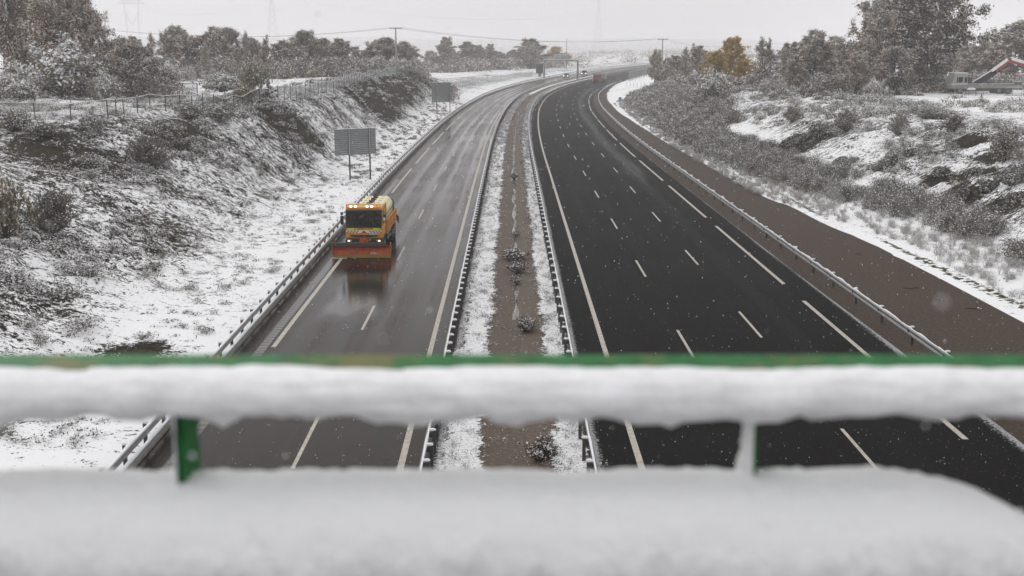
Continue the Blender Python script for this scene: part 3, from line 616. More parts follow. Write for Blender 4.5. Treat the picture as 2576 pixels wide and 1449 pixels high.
PLANTS = [
 ('oak1', 'oak_tree', 'tree', -60.9, 142.0, 7.1, 15.2, 4.12, 'tall brown oak tree with snow-dusted leaves at the far left edge of the photo', ''),
 ('oak2', 'oak_tree', 'tree', -52.8, 136.0, 7.25, 12.7, 4.41, 'broad reddish-brown oak rising above the big rounded snowy broom bush', ''),
 ('oak1', 'oak_tree', 'tree', -49.5, 138.0, 7.3, 11.8, 2.92, 'brown oak tree whose right side ends against the sky above the left mesh fence', ''),
 ('oak2', 'oak_tree', 'tree', -61.0, 150.0, 7.21, 14.7, 4.09, 'brown oak tree standing behind the two tallest oaks at the left edge', ''),
 ('broom2', 'broom_bush', 'bush', -50.1, 118.0, 7.34, 4.0, 3.22, 'heavily snowed grey broom bush at the left edge just behind the mesh fence', ''),
 ('broom1', 'broom_bush', 'bush', -47.5, 124.0, 6.96, 6.7, 5.0, 'very large rounded grey-green broom bush behind the left mesh fence', ''),
 ('broom2', 'broom_bush', 'bush', -46.4, 108.0, 7.31, 2.7, 2.77, 'white snow-laden broom bush, lowest one in the left corner behind the fence', ''),
 ('broom1', 'broom_bush', 'bush', -42.7, 122.0, 6.94, 3.2, 1.87, 'small drooping grey bush between the large round broom and the dark brown tree', ''),
 ('dark1', 'tree', 'tree', -40.9, 125.0, 6.97, 6.0, 2.82, 'dark brown leafy tree at the right end of the left tree mass', ''),
 ('bush1', 'bush', 'bush', -39.4, 132.0, 7.19, 3.4, 2.07, 'grey snowy bush between the dark brown tree and the field gate', ''),
 ('grey1', 'tree', 'tree', -53.9, 160.0, 7.17, 6.8, 3.54, 'pale brown tree with snowy top just right of the tall oaks', ''),
 ('grey3', 'tree', 'tree', -68.9, 215.0, 7.54, 7.3, 2.85, 'thin brown tree, first of the back row right of the tall oaks', 'trees in the row behind the left field'),
 ('bare1', 'bare_tree', 'tree', -61.4, 200.0, 7.49, 7.8, 2.31, 'bare twiggy tree, behind the left field', 'trees in the row behind the left field'),
 ('grey1', 'tree', 'tree', -57.1, 198.0, 7.27, 9.1, 3.5, 'tall brown tree with two peaks behind the left field', 'trees in the row behind the left field'),
 ('dark1', 'tree', 'tree', -57.6, 205.0, 7.38, 8.6, 3.08, 'darker tree just right of the two-peaked tree behind the left field', 'trees in the row behind the left field'),
 ('grey3', 'tree', 'tree', -53.3, 200.0, 7.35, 7.5, 3.01, 'lower pale brown tree in the dip of the row behind the left field', 'trees in the row behind the left field'),
 ('grey1', 'tree', 'tree', -51.1, 202.0, 7.44, 8.8, 3.57, 'tall bushy brown tree in the middle of the row behind the left field', 'trees in the row behind the left field'),
 ('dark1', 'tree', 'tree', -49.0, 205.0, 7.37, 8.8, 3.08, 'tree with a domed dark top beside the tall bushy middle tree', 'trees in the row behind the left field'),
 ('bare1', 'bare_tree', 'tree', -46.4, 205.0, 7.32, 8.4, 1.81, 'bare pointed tree right of the domed dark tree', 'trees in the row behind the left field'),
 ('grey1', 'tree', 'tree', -46.7, 212.0, 7.49, 7.1, 3.19, 'rounded brown tree behind the tall narrow bare tree', 'trees in the row behind the left field'),
 ('bare2', 'bare_tree', 'tree', -33.0, 158.0, 7.3, 7.0, 2.26, 'tall narrow bare tree with fine dark twigs at the left end of the white field', ''),
 ('grey3', 'tree', 'tree', -41.9, 215.0, 7.34, 6.8, 3.42, 'pale brown tree right of the tall narrow bare tree', 'trees in the row behind the left field'),
 ('oak1', 'tree', 'tree', -39.5, 222.0, 7.47, 8.7, 4.32, 'full brown tree with the highest top above the white field', 'trees in the row behind the left field'),
 ('grey1', 'tree', 'tree', -37.2, 228.0, 7.57, 7.1, 3.43, 'snow-dusted tree above the right part of the white field', 'trees in the row behind the left field'),
 ('grey3', 'tree', 'tree', -34.7, 240.0, 7.72, 7.0, 4.03, 'brown tree above the right end of the white field', 'trees in the row behind the left field'),
 ('grey2', 'tree', 'tree', -33.0, 250.0, 7.33, 5.8, 2.87, 'low tree at the right end of the row behind the left field', 'trees in the row behind the left field'),
 ('bare1', 'bare_tree', 'tree', -41.0, 175.0, 7.49, 5.3, 2.38, 'leaning bare pale-branched tree behind the grey-green bush', ''),
 ('bare1', 'bare_tree', 'tree', -48.4, 185.0, 7.44, 6.0, 2.27, 'pale wispy bare tree above the gate field', ''),
 ('pale', 'small_tree', 'tree', -40.9, 150.0, 7.19, 3.3, 1.33, 'small white-barked tree leaning in the snow just right of the field gate', ''),
 ('pale', 'small_tree', 'tree', -36.8, 160.0, 7.16, 3.3, 1.64, 'small white-branched tree rising above the grey-green bush', ''),
 ('pale', 'small_tree', 'tree', -40.9, 236.0, 7.77, 2.8, 1.44, 'small white-trunked tree standing alone in front of the hedge above the white field', ''),
 ('pale', 'small_tree', 'tree', -44.9, 150.0, 7.18, 3.2, 1.02, 'small bare tree left of the field gate', ''),
 ('broom1', 'bush', 'bush', -35.3, 142.0, 7.07, 2.7, 2.81, 'large rounded grey-green bush right of the field gate', ''),
 ('bush2', 'bush', 'bush', -30.9, 140.0, 7.01, 4.3, 1.81, 'dark brown leafy small tree behind the conifer', ''),
 ('conifer', 'conifer', 'tree', -24.9, 119.0, 6.77, 2.6, 0.89, 'small dark conifer with snowy branches beside the left mesh fence', ''),
 ('bush2', 'bush', 'bush', -26.9, 118.0, 7.1, 1.7, 1.61, 'brown snowy bush left of the small dark conifer', ''),
 ('broom2', 'bush', 'bush', -47.6, 238.0, 7.65, 3.4, 2.43, 'snowy dark bush at the left end of the hedge above the white field', 'hedge bushes above the white field'),
 ('broom2', 'bush', 'bush', -44.3, 240.0, 7.6, 3.9, 2.61, 'snowy dark bush, second from the left in the hedge above the white field', 'hedge bushes above the white field'),
 ('broom1', 'bush', 'bush', -40.3, 243.0, 7.48, 4.8, 2.64, 'tall snowy bush in the middle of the hedge above the white field', 'hedge bushes above the white field'),
 ('broom2', 'bush', 'bush', -36.8, 246.0, 7.44, 4.7, 2.68, 'snowy bush right of the middle of the hedge above the white field', 'hedge bushes above the white field'),
 ('broom1', 'bush', 'bush', -34.0, 250.0, 7.35, 4.3, 2.21, 'snowy bush at the right end of the hedge above the white field', 'hedge bushes above the white field'),
 ('broom2', 'bush', 'bush', -52.0, 188.0, 7.41, 2.5, 1.92, 'low snowy dark bush behind the field gate', ''),
 ('broom2', 'bush', 'bush', -48.0, 186.0, 7.43, 2.3, 1.9, 'low snowy bush behind the small white-barked tree', ''),
 ('broom1', 'bush', 'bush', -51.1, 175.0, 7.32, 3.6, 2.03, 'snow-covered bush left of and behind the field gate', ''),
 ('grey1', 'tree', 'tree', -29.0, 262.0, 7.13, 8.1, 4.86, 'brown tree just left of the left power pole', 'trees around the left power pole'),
 ('grey1', 'tree', 'tree', -24.2, 268.0, 6.08, 8.3, 4.27, 'rounded brown tree just right of the left power pole', 'trees around the left power pole'),
 ('grey3', 'tree', 'tree', -32.3, 262.0, 7.14, 5.7, 3.24, 'low brown tree at the left of the power pole group', 'trees around the left power pole'),
 ('broom1', 'bush', 'bush', -29.4, 252.0, 7.15, 4.1, 3.43, 'snowy bush under the brown tree left of the power pole', 'bushes around the left power pole'),
 ('broom1', 'bush', 'bush', -24.5, 250.0, 7.04, 4.1, 3.06, 'green-grey snowy bush at the foot of the left power pole', 'bushes around the left power pole'),
 ('broom2', 'bush', 'bush', -20.8, 252.0, 5.71, 5.1, 2.74, 'dark snowy bush right of the left power pole', 'bushes around the left power pole'),
 ('tall1', 'tall_tree', 'tree', -25.6, 430.0, 4.62, 12.5, 4.37, 'tall narrow tree with a round top standing alone behind the green fence', ''),
 ('grey1', 'tree', 'tree', -30.3, 440.0, 4.52, 7.9, 4.66, 'low brown tree left of the tall round-topped tree', 'trees behind the green fence'),
 ('grey2', 'tree', 'tree', -22.4, 445.0, 4.59, 7.8, 4.32, 'low tree right of the tall round-topped tree', 'trees behind the green fence'),
 ('tall1', 'tall_tree', 'tree', -18.1, 460.0, 4.78, 11.0, 5.28, 'pale tall tree with a loose crown behind the green fence', 'trees behind the green fence'),
 ('grey1', 'tree', 'tree', -13.3, 465.0, 4.91, 9.8, 4.52, 'bushy tree right of the pale loose-crowned tree behind the green fence', 'trees behind the green fence'),
 ('tall1', 'tall_tree', 'tree', -9.9, 470.0, 5.03, 9.9, 3.32, 'narrow round-topped tree in the middle of row behind the green fence', 'trees behind the green fence'),
 ('grey1', 'tree', 'tree', -4.8, 475.0, 5.18, 6.9, 5.03, 'low pale tree in the dip of row behind the green fence', 'trees behind the green fence'),
 ('grey2', 'tree', 'tree', 0.3, 480.0, 5.29, 7.6, 4.66, 'grey tree right of the dip in row behind the green fence', 'trees behind the green fence'),
 ('grey1', 'tree', 'tree', 4.9, 480.0, 5.38, 8.9, 5.09, 'brown tree left of the tallest tree beside the sign gantry', 'trees behind the green fence'),
 ('tall1', 'tree', 'tree', 10.2, 485.0, 5.51, 11.6, 7.28, 'tallest full tree of the row left of the sign gantry', 'trees behind the green fence'),
 ('grey2', 'tree', 'tree', 7.5, 470.0, 5.24, 9.7, 5.39, 'tree in front of the tallest tree left of the sign gantry', 'trees behind the green fence'),
 ('orange', 'tree', 'tree', 19.4, 520.0, 5.81, 8.7, 5.05, 'yellowish-green pointed tree behind the sign gantry', ''),
 ('orange', 'tree', 'tree', 23.4, 530.0, 5.97, 5.8, 4.21, 'low yellowish tree behind the lamp mast at the gantry', ''),
 ('grey2', 'tree', 'tree', 36.7, 300.0, 3.37, 9.2, 3.19, 'brown bushy tree left of the right power pole', ''),
 ('bush2', 'bush', 'bush', 36.9, 285.0, 3.87, 5.4, 2.14, 'dark snowy bush at the foot of the right power pole', ''),
 ('bush2', 'bush', 'bush', 37.7, 275.0, 3.9, 4.7, 1.69, 'low brown bush between the right power pole and the birch group', ''),
 ('bare1', 'bare_tree', 'tree', 37.0, 250.0, 4.77, 8.3, 2.9, 'pale slim tree left of the orange tree', ''),
 ('grey3', 'tree', 'tree', 41.4, 262.0, 4.55, 8.8, 3.25, 'brown tree with thin twigs behind the orange tree', ''),
 ('bare2', 'bare_tree', 'tree', 50.7, 330.0, 4.17, 10.3, 4.27, 'faint grey tree in the haze behind the left of the orange tree', ''),
 ('orange', 'orange_tree', 'tree', 41.9, 222.0, 5.32, 9.7, 3.93, 'orange and green autumn tree, the taller crown', ''),
 ('orange', 'orange_tree', 'tree', 37.7, 218.0, 5.68, 6.6, 3.28, 'lower orange-brown autumn tree left of the taller one', ''),
 ('orange', 'orange_tree', 'tree', 42.2, 212.0, 5.65, 5.0, 2.63, 'low orange-brown autumn tree at the right foot of the taller one', ''),
 ('broom1', 'round_bush', 'bush', 31.2, 182.0, 4.17, 5.5, 3.36, 'large dome-shaped grey-green bush in front of the orange trees', ''),
 ('bare1', 'bare_tree', 'tree', 40.4, 190.0, 5.84, 8.6, 3.11, 'bare frosted tree with two stems right of the orange trees', ''),
 ('bare2', 'bare_tree', 'tree', 42.5, 192.0, 5.93, 8.3, 3.01, 'bare frosted tree leaning right beside the two-stemmed one', ''),
 ('bare1', 'bare_tree', 'tree', 47.8, 205.0, 5.97, 6.7, 3.35, 'low bare hazy tree left of the snowy full tree', ''),
 ('grey1', 'snowy_tree', 'tree', 48.5, 188.0, 5.83, 9.6, 4.33, 'full pale snowy tree left of the great dark tree', ''),
 ('grey2', 'tree', 'tree', 43.7, 180.0, 5.79, 5.7, 2.71, 'low snowy grey tree at the foot of the pale full tree', ''),
 ('great2', 'bare_tree', 'tree', 51.7, 168.0, 6.12, 13.2, 5.16, 'large bare-branched tree leaning left out of the great dark tree', ''),
 ('great', 'great_tree', 'tree', 61.0, 175.0, 6.07, 17.5, 9.55, 'great dark spreading tree that rises out of the top of the photo', ''),
 ('dark1', 'tree', 'tree', 53.2, 162.0, 6.17, 6.6, 3.3, 'snow-speckled brown tree in front of the great dark tree', ''),
 ('grey2', 'tree', 'tree', 47.1, 160.0, 5.86, 6.2, 3.55, 'grey-green twiggy tree at the left foot of the great dark tree', ''),
 ('dark1', 'tree', 'tree', 61.4, 172.0, 6.14, 6.5, 3.96, 'dark tree under the right half of the great dark tree', ''),
 ('grey1', 'tree', 'tree', 87.8, 205.0, 6.01, 11.4, 5.63, 'pale brown tree at the right edge behind the crane truck', ''),
 ('grey3', 'tree', 'tree', 82.6, 200.0, 5.98, 6.8, 3.54, 'snowy low tree behind the red crane boom', ''),
 ('grey1', 'tree', 'tree', 86.6, 215.0, 5.82, 8.8, 2.86, 'thin pale tree between the great dark tree and the right edge', ''),
 ('bush1', 'bush', 'bush', 39.8, 156.0, 6.13, 2.1, 1.76, 'round dark bush on the crest of the right bank', ''),
 ('bush1', 'bush', 'bush', 46.0, 166.0, 6.03, 3.0, 1.47, 'low dark bush behind the crest fence of the right bank', ''),
 ('broom2', 'bush', 'bush', 39.0, 170.0, 5.91, 2.5, 1.39, 'low snowy bush under the bare trees', ''),
 ('broom2', 'bush', 'bush', 37.4, 172.0, 5.89, 2.2, 1.29, 'small snowy bush between the dome-shaped bush and the bare trees', ''),
 ('broom1', 'bush', 'bush', 48.2, 155.0, 5.97, 2.8, 1.8, 'grey bush in front of the bare-branched tree', ''),
 ('bush3', 'grass_clump', 'bush', 39.8, 150.0, 5.9, 0.7, 1.02, 'spiky pale clump left of the torn green netting', ''),
 ('twiggy', 'frosted_bush', 'bush', -25.8, 81.8, 3.9, 2.6, 1.75, 'round frosted twiggy bush standing out on the upper left bank', ''),
 ('bush2', 'bush', 'bush', -25.5, 57.5, 2.75, 3.5, 1.51, 'brown and olive twiggy bush at the left edge halfway down the bank', ''),
 ('twiggy', 'frosted_bush', 'bush', -24.9, 61.8, 2.36, 2.6, 1.4, 'pale branching bush right of the olive bush at the left edge', ''),
 ('bush3', 'bush', 'bush', -27.7, 100.2, 6.32, 1.6, 1.72, 'snow-heaped bush hiding the crest fence above the left bank', ''),
 ('bush3', 'bush', 'bush', -26.0, 104.2, 5.93, 1.6, 1.61, 'snowy bush on the crest between the fence ends', ''),
 ('bush3', 'bush', 'bush', -30.7, 84.5, 6.39, 1.2, 1.31, 'low snowy bush below the crest fence posts', ''),
 ('bush3', 'bush', 'bush', -33.2, 82.0, 6.08, 1.3, 1.41, 'low snow-laden bush under the left end of the crest fence', ''),
 ('bush3', 'bush', 'bush', -26.8, 90.8, 5.44, 1.5, 1.5, 'snow-laden bush just below the crest, left of the conifer', ''),
 ('bush3', 'bush', 'bush', -35.8, 83.5, 6.39, 1.7, 1.58, 'large snow-laden bush at the top left of the bank, under the fence', ''),
 ('twigfrost', 'dark_bush', 'bush', 36.6, 85.5, 4.22, 2.9, 1.42, 'grey-green upright bush near the crest at the right edge', ''),
 ('bush3', 'bush', 'bush', 33.6, 77.2, 3.23, 1.4, 1.07, 'low dark bush below the upright one at the right edge', ''),
 ('twigfrost', 'bush', 'bush', 33.9, 117.2, 4.19, 2.7, 1.37, 'brownish bush high in the middle of the right bank', ''),
 ('twigfrost', 'bush', 'bush', 32.4, 134.5, 3.88, 2.6, 1.38, 'brownish bush at the top left of the open rock face', ''),
 ('twigfrost', 'bush', 'bush', 41.1, 115.2, 5.47, 1.4, 1.18, 'dark tufted bush under the crest beside the tripod', ''),
 ('bush3', 'bush', 'bush', 31.8, 119.8, 3.38, 1.9, 1.4, 'low grey bush in the open snow of the right bank', ''),
 ('twiggy', 'bush', 'bush', 39.2, 102.8, 5.17, 1.6, 1.2, 'thin brown twiggy bush high on the right bank', ''),
 ('twigfrost', 'bush', 'bush', 36.4, 108.5, 4.36, 2.5, 1.12, 'tall thin brown bush in the middle of the right crest', ''),
 ('grey2', 'tree', 'tree', 53.8, 225.0, 5.35, 8.4, 4.38, 'hazy pale tree between the bare frosted trees and the full snowy tree', ''),
 ('grey1', 'tree', 'tree', 59.1, 215.0, 5.58, 9.2, 4.57, 'pale tree filling the gap left of the great dark tree', ''),
 ('grey3', 'tree', 'tree', 42.1, 300.0, 3.53, 7.6, 4.52, 'low hazy tree between the right power pole and the orange tree', ''),
 ('grey1', 'tree', 'tree', 86.7, 225.0, 5.68, 7.9, 4.38, 'pale tree showing behind the cab of the crane lorry', ''),
 ('grey2', 'tree', 'tree', 80.4, 205.0, 5.94, 4.8, 3.63, 'low frosted tree behind the middle of the crane lorry', ''),
 ('broom2', 'bush', 'bush', 57.4, 200.0, 6.07, 2.0, 2.73, 'frosted bush in the gap left of the great dark tree', ''),
]
for i_, (key, name, cat, x, y, z, h, w_, label, grp) in enumerate(PLANTS):
    plant(key, name, label, cat, x, y, z, h, w_, i_*2.39996, grp or None)
# ---------------------------------------------------------------- brush, verge grass and weeds (uncountable growth)
def brush(name, label, clumps, nleaf, size, mat, snow, nstem=0, seed=1, twig='bark_frost', stemr=.012, flat=.5, cat='undergrowth'):
    """clumps: (X, Y, Z, radius, height)"""
    r = np.random.RandomState(seed); c_ = np.array(clumps, float); wgt = c_[:, 3]**1.5*c_[:, 4]**.5; wgt /= wgt.sum()
    k = r.choice(len(c_), nleaf, p=wgt); az = r.uniform(0, 6.283, nleaf); rr = r.uniform(0, 1, nleaf)**.5; h = r.uniform(0, 1, nleaf)
    hh = np.sqrt(np.clip(1-rr**2, 0, 1)); zz = h**.6*hh*c_[k, 4]
    P = np.stack([c_[k, 0]+np.cos(az)*rr*c_[k, 3], c_[k, 1]+np.sin(az)*rr*c_[k, 3], c_[k, 2]+zz], 1) + r.normal(size=(nleaf, 3))*.12*c_[k, 3:4]
    P[:, 2] = np.maximum(P[:, 2], c_[k, 2]-.1)
    sn = r.rand(nleaf) < snow*(.45+.75*np.clip(zz/(c_[k, 4]+.01), 0, 1)); nr = r.normal(size=(nleaf, 3)); nr[sn] = nr[sn]*flat+[0, 0, 1]
    sz = size*r.uniform(.5, 1.4, nleaf)*np.clip(c_[k, 1]/130., .8, 2.2)
    P[sn, 2] += size*.3
    V, F = quads(P, nr, sz, r, .55); mi = sn.astype(int)
    if nstem:
        k = r.choice(len(c_), nstem, p=wgt); az = r.uniform(0, 6.283, nstem); L = c_[k, 3]*r.uniform(.4, 1.1, nstem); hh = c_[k, 4]*r.uniform(.6, 1.15, nstem)
        B = c_[k, :3]+r.normal(size=(nstem, 3))*.2*c_[k, 3:4]*[1, 1, 0]; d = np.stack([np.cos(az)*L, np.sin(az)*L], 1)
        Mp = B+np.concatenate([d*.4, (hh*.75)[:, None]], 1); E = B+np.concatenate([d, (hh*r.uniform(.55, 1.05, nstem))[:, None]], 1)
        rad = stemr*np.clip(c_[k, 1]/90., .8, 2.); V1, F1 = tubes(np.vstack([B, Mp]), np.vstack([Mp, E]), np.tile(rad, 2), np.concatenate([rad*.8, rad*.5]), 3)
        F = np.vstack([F, F1+len(V)]); V = np.vstack([V, V1]); mi = np.concatenate([mi, np.full(len(F1), 2)])
    return tag(link(name, mesh_np(name, V, F, [M[mat], M['leaf_snow'], M[twig]], mi)), label, cat, kind='stuff')
rr_ = np.random.RandomState(77)
def scat(n, u0, u1, y0, y1, r0, r1, h0, h1, dens=None, sink=0):
    out = []
    for _ in range(n*6):
        if len(out) >= n: break
        u = rr_.uniform(u0, u1); q = y0+(y1-y0)*rr_.rand()**1.35
        if dens is not None and rr_.rand() > dens(u, q): continue
        x = float(XU(u, q)); z = float(HT(u, q)); out.append((x, q, z-sink, rr_.uniform(r0, r1), rr_.uniform(h0, h1)))
    return out
fb = lambda u, q, s=5., k=0: float(vnoise(q/s+k, u/s*1.7+k))
# thicket of arching broom at the foot of the right bank
w0 = lambda q: np.interp(q, [40, 60, 70, 80, 90, 100, 115, 130, 160, 250], [28.2, 28.2, 28.4, 27.3, 25.8, 24.2, 22.9, 22.1, 21.6, 22.4])
w1 = lambda q: np.interp(q, [40, 60, 75, 85, 95, 110, 130, 150, 165, 200, 260], [29.8, 29.8, 30, 29.8, 29.4, 28.4, 27.4, 29.2, 32, 33, 32])
cl = []
for _ in range(1000):
    q = 44+220*rr_.rand()**1.15; u = rr_.uniform(w0(q), w1(q)); 
    if fb(u, q, 6) < .22: continue
    cl.append((float(XU(u, q)), q, float(HT(u, q)), rr_.uniform(.5, 1.15), rr_.uniform(.7, 1.7)))
brush('thicket', 'dense grey-green snow-dusted thicket along the foot of the right bank', cl, 230000, .105, 'leaf_green', .66, 34000, seed=31, stemr=.011)
cl = scat(150, 22, 30, 44, 170, .4, .9, .8, 1.5, lambda u, q: (fb(u, q, 7, 9) > .6) & (u > w0(q)) & (u < w1(q)))
brush('brown_thicket', 'brownish leafy patches within the thicket of the right bank', cl, 30000, .10, 'leaf_brown', .38, 5000, seed=32)
# pale dry grass on the right verge
cl = scat(1100, 20.6, 28.6, 42, 260, .2, .5, .25, .6, lambda u, q: (u > w0(q)-3.6) & (u < w0(q)+.8))
brush('frosted_grass', 'pale frosted grass on the verge beside the brown shoulder', cl, 26000, .07, 'leaf_green', .85, 30000, seed=33, stemr=.007, twig='bark_white', cat='grass')
# right bank face: weeds between rocks, and its crest
cl = scat(420, 30, 47, 46, 220, .3, 1.0, .35, 1.05, lambda u, q: .12+.88*(fb(u, q, 6, 3) > .5))
brush('bank_weeds', 'snowy weeds and small broom tufts scattered over the right bank face', cl, 110000, .10, 'leaf_green', .8, 8000, seed=34)
cl = scat(420, 34, 60, 110, 260, .4, 1.3, .3, .9, lambda u, q: fb(u, q, 9, 5) > .42)
brush('crest_scrub', 'low frosted scrub on the plateau above the right bank', cl, 60000, .14, 'leaf_green', .82, 6000, seed=35)
# left bank: snow-laden low broom on the upper face, weeds lower down
def ld(u, q):
    e = float(np.exp(-((u+25.5)/4.5)**2))*(.3 if q > 130 else 1); return e*(fb(u, q, 6, 2) > .38)
cl = scat(420, -34, -18, 46, 250, .3, .9, .2, .6, ld)
brush('bank_broom', 'snow-laden low broom over the upper left bank', cl, 80000, .115, 'leaf_dark', .85, 9000, seed=36)
cl = scat(2600, -32, -13.2, 34, 260, .10, .38, .05, .24, lambda u, q: .35+.65*(fb(u, q, 4, 8) > .5))
brush('bank_grass', 'flattened snowy grass tufts across the left bank', cl, 80000, .085, 'leaf_dark', .7, 16000, seed=37, stemr=.006)
cl = scat(90, -20, -13.3, 34, 230, .25, .7, .12, .4, lambda u, q: fb(u, q, 5, 4) > .5)
brush('verge_weeds', 'green-grey weeds poking through snow beside the left barrier', cl, 14000, .07, 'leaf_green', .5, 4000, seed=38, stemr=.006)
cl = scat(260, -62, -28, 84, 108, .2, .6, .2, .6)+scat(500, -70, -26, 95, 260, .3, 1.0, .2, .6, lambda u, q: (fb(u, q, 9, 6) > .5) & (not (-46 < u < -29 and 150 < q < 236)))
brush('field_scrub', 'low frosted scrub around the left field and behind the fence', cl, 60000, .13, 'leaf_green', .8, 5000, seed=39)
# undergrowth that fills the foot of the tree belts
def belt(n, pts, wd, r0, r1, h0, h1):
    out = []; P = np.array(pts, float)
    for _ in range(n):
        t = rr_.uniform(0, len(P)-1.001); i = int(t); p = P[i]+(P[i+1]-P[i])*(t-i); x = p[0]+rr_.normal()*wd; y = p[1]+rr_.normal()*wd
        out.append((x, y, HX(x, y), rr_.uniform(r0, r1), rr_.uniform(h0, h1)))
    return out
cl = belt(150, [(-70,205),(-56,196),(-46,203),(-38,216),(-32,240),(-26,262),(-20,262)], 3.5, 1.5, 2.8, 1.5, 4.0)+belt(60, [(-70,150),(-58,138),(-45,128),(-38,128)], 3, 1.2, 2.2, 1.2, 2.6)
brush('undergrowth', 'tangled snowy undergrowth filling the foot of the left tree belt', cl, 90000, .17, 'leaf_grey', .6, 9000, seed=40)
cl = belt(130, [(-32,425),(-20,450),(-8,468),(6,478),(16,500)], 4, 2, 3.6, 2, 5)
brush('undergrowth', 'hazy brown undergrowth below the tree row behind the green fence', cl, 45000, .24, 'leaf_grey', .55, 3000, seed=41)
cl = belt(190, [(36,262),(42,228),(41,200),(45,186),(50,170),(62,178),(72,182),(90,200)], 3.2, 1.2, 2.4, 1.0, 3.0)
brush('undergrowth', 'grey snowy undergrowth below the right tree belt', cl, 90000, .17, 'leaf_grey', .6, 9000, seed=42)
cl = []
for _ in range(500):
    q = rr_.uniform(430, 1100); u = rr_.choice([-1, 1])*rr_.uniform(20, 130); x = float(XU(u, q)); cl.append((x, q, float(HT(u, q)), rr_.uniform(2, 5), rr_.uniform(1.0, 4.5)))
brush('distant_scrub', 'far scrub and hedges fading into the snow haze beside the motorway bend', cl, 60000, .26, 'leaf_grey', .8, 0, seed=43)
# median plants
cl = []
for q in np.arange(28, 300, .32):
    for s_, uu in ((1, -1.2), (2, 1.45), (3, 2.0), (0, -1.9)):
        if rr_.rand() < .7: u = uu+rr_.normal()*.3; cl.append((float(XU(u, q)), q, float(RZ(q))+.02, rr_.uniform(.12, .38), rr_.uniform(.08, .30)))
for q in np.arange(28, 240, 1.1):
    if rr_.rand() < .8: u = .18+rr_.normal()*.09; cl.append((float(XU(u, q)), q, float(RZ(q))-.2, rr_.uniform(.10, .26), rr_.uniform(.14, .30)))
for q0 in np.arange(31, 160, 6.3):
    for u in np.arange(-1.0, 1.3, .13):
        if rr_.rand() < .55: q = q0+rr_.normal()*.12+u*.1; cl.append((float(XU(u, q)), q, float(RZ(q))-.17+.12*abs(u-.2), rr_.uniform(.07, .17), rr_.uniform(.06, .16)))
brush('median_grass', 'snow-covered grass tufts along both sides of the median ditch', cl, 75000, .05, 'leaf_dark', .80, 18000, seed=44, stemr=.005, cat='grass')
proto('median1', 'shrub', .7, .55, 1700, .06, 'leaf_brown', .62, seed=51, spread=.09, twig='bark', minr=.006, heavy=True)
for x, y, w_, lab in [(.15, 67.5, 1.05, 'widest reddish-brown snowy shrub growing across the median ditch'), (.3, 63.5, .75, 'snow-heaped shrub just nearer than the widest median shrub'),
                      (.62, 49.6, .62, 'reddish bushy shrub in the median ditch, nearest the green rail'), (.25, 76.5, .4, 'small snow-topped tuft in the median ditch beyond the widest shrub'), (.2, 60.5, .38, 'small round snow mound on the ditch line of the median'),
                      (.2, 112, .55, 'snowy shrub by the puddle far along the median ditch'), (.9, 33.2, .6, 'snowy branches in the median seen between the two green rails')]:
    plant('median1', 'median_shrub', lab, 'shrub', x, y, -.08, .75 if w_ > .5 else .4, w_*.8, y)
# ---------------------------------------------------------------- bridge parapet in front of the camera
b = NB('green_paint'); v = b.coord('Object', (1, 1, 1)); n1 = b.noise(v, 7, 5, .7); n2 = b.noise(v, 22, 4, .7)
c_ = b.mix(b.ramp(n2, [(.35, 0.), (.7, 1.)]), (.006,.085,.016), (.025,.19,.05))
c_ = b.mix(b.ramp(n1, [(.50, 0.), (.60, .8)]), c_, (.16,.13,.045))
M['green'] = b.set(color=c_, rough=.55, spec=.2)
par = empty('bridge_parapet', (0, 1.5, 11.0)); tag(par, 'green bridge parapet rails with thick snow, out of focus in the foreground', 'railing')
px, py, pz = 0, 1.5, 11.0
def tube_x(x0, x1, yc, zc, ry, rz, nseg=24, p=2.0):
    pass
def loaf(name, x0, x1, prof2, mat, par_, nx=420, amp=.006, fx=9., seed=0, endr=None, ncl=0):
    """snow mass: closed profile prof2 [(y,z)] swept along x with lumps; endr: plan radius of the right end"""
    P = np.array(prof2, float)
    # resample the profile
    Q = np.vstack([P, P[:1]]); d = np.r_[0, np.cumsum(np.linalg.norm(np.diff(Q, axis=0), axis=1))]; n = 64
    s_ = np.linspace(0, d[-1], n, endpoint=False); Y = np.interp(s_, d, Q[:, 0]); Z = np.interp(s_, d, Q[:, 1])
    for _ in range(3): Y = (np.roll(Y, 1)+2*Y+np.roll(Y, -1))/4; Z = (np.roll(Z, 1)+2*Z+np.roll(Z, -1))/4
    cy, cz = Y.mean(), Z.mean(); X = np.linspace(x0, x1, nx); XX = np.repeat(X[:, None], n, 1); ss = np.repeat(s_[None], nx, 0)
    dy = np.repeat((Y-cy)[None], nx, 0); dz = np.repeat((Z-cz)[None], nx, 0); L = np.sqrt(dy**2+dz**2)+1e-9
    dis = amp*2*fbm(XX*fx+seed, ss*fx+seed, 3) + amp*3.6*fbm(XX*24+seed, ss*26, 4)*np.clip((.03-dz)/.035, .12, 2.8) + amp*.9*fbm(XX*75+seed, ss*75, 2)
    YY = cy+dy*(1+dis/L); ZZ = cz+dz*(1+dis/L)
    if endr:
        t = np.clip((XX-(x1-endr))/endr, 0, 1); k = np.sqrt(np.clip(1-t**2.0, 0, 1)); fr = P[:, 0].min()+.02
        YY = fr+(YY-fr)*(.05+.95*k**1.2); ZZ = np.where(ZZ > cz, cz+(ZZ-cz)*(.1+.9*k), ZZ)
    V = np.stack([XX, YY-py, ZZ-pz], -1).reshape(-1, 3); F = grid(X, np.arange(n)); i = np.arange(nx-1)*n
    F = np.vstack([F, np.stack([i+n-1, i, i+n, i+2*n-1], 1)])
    return link(name, mesh_np(name, V, F, mat, smooth=True), par_)
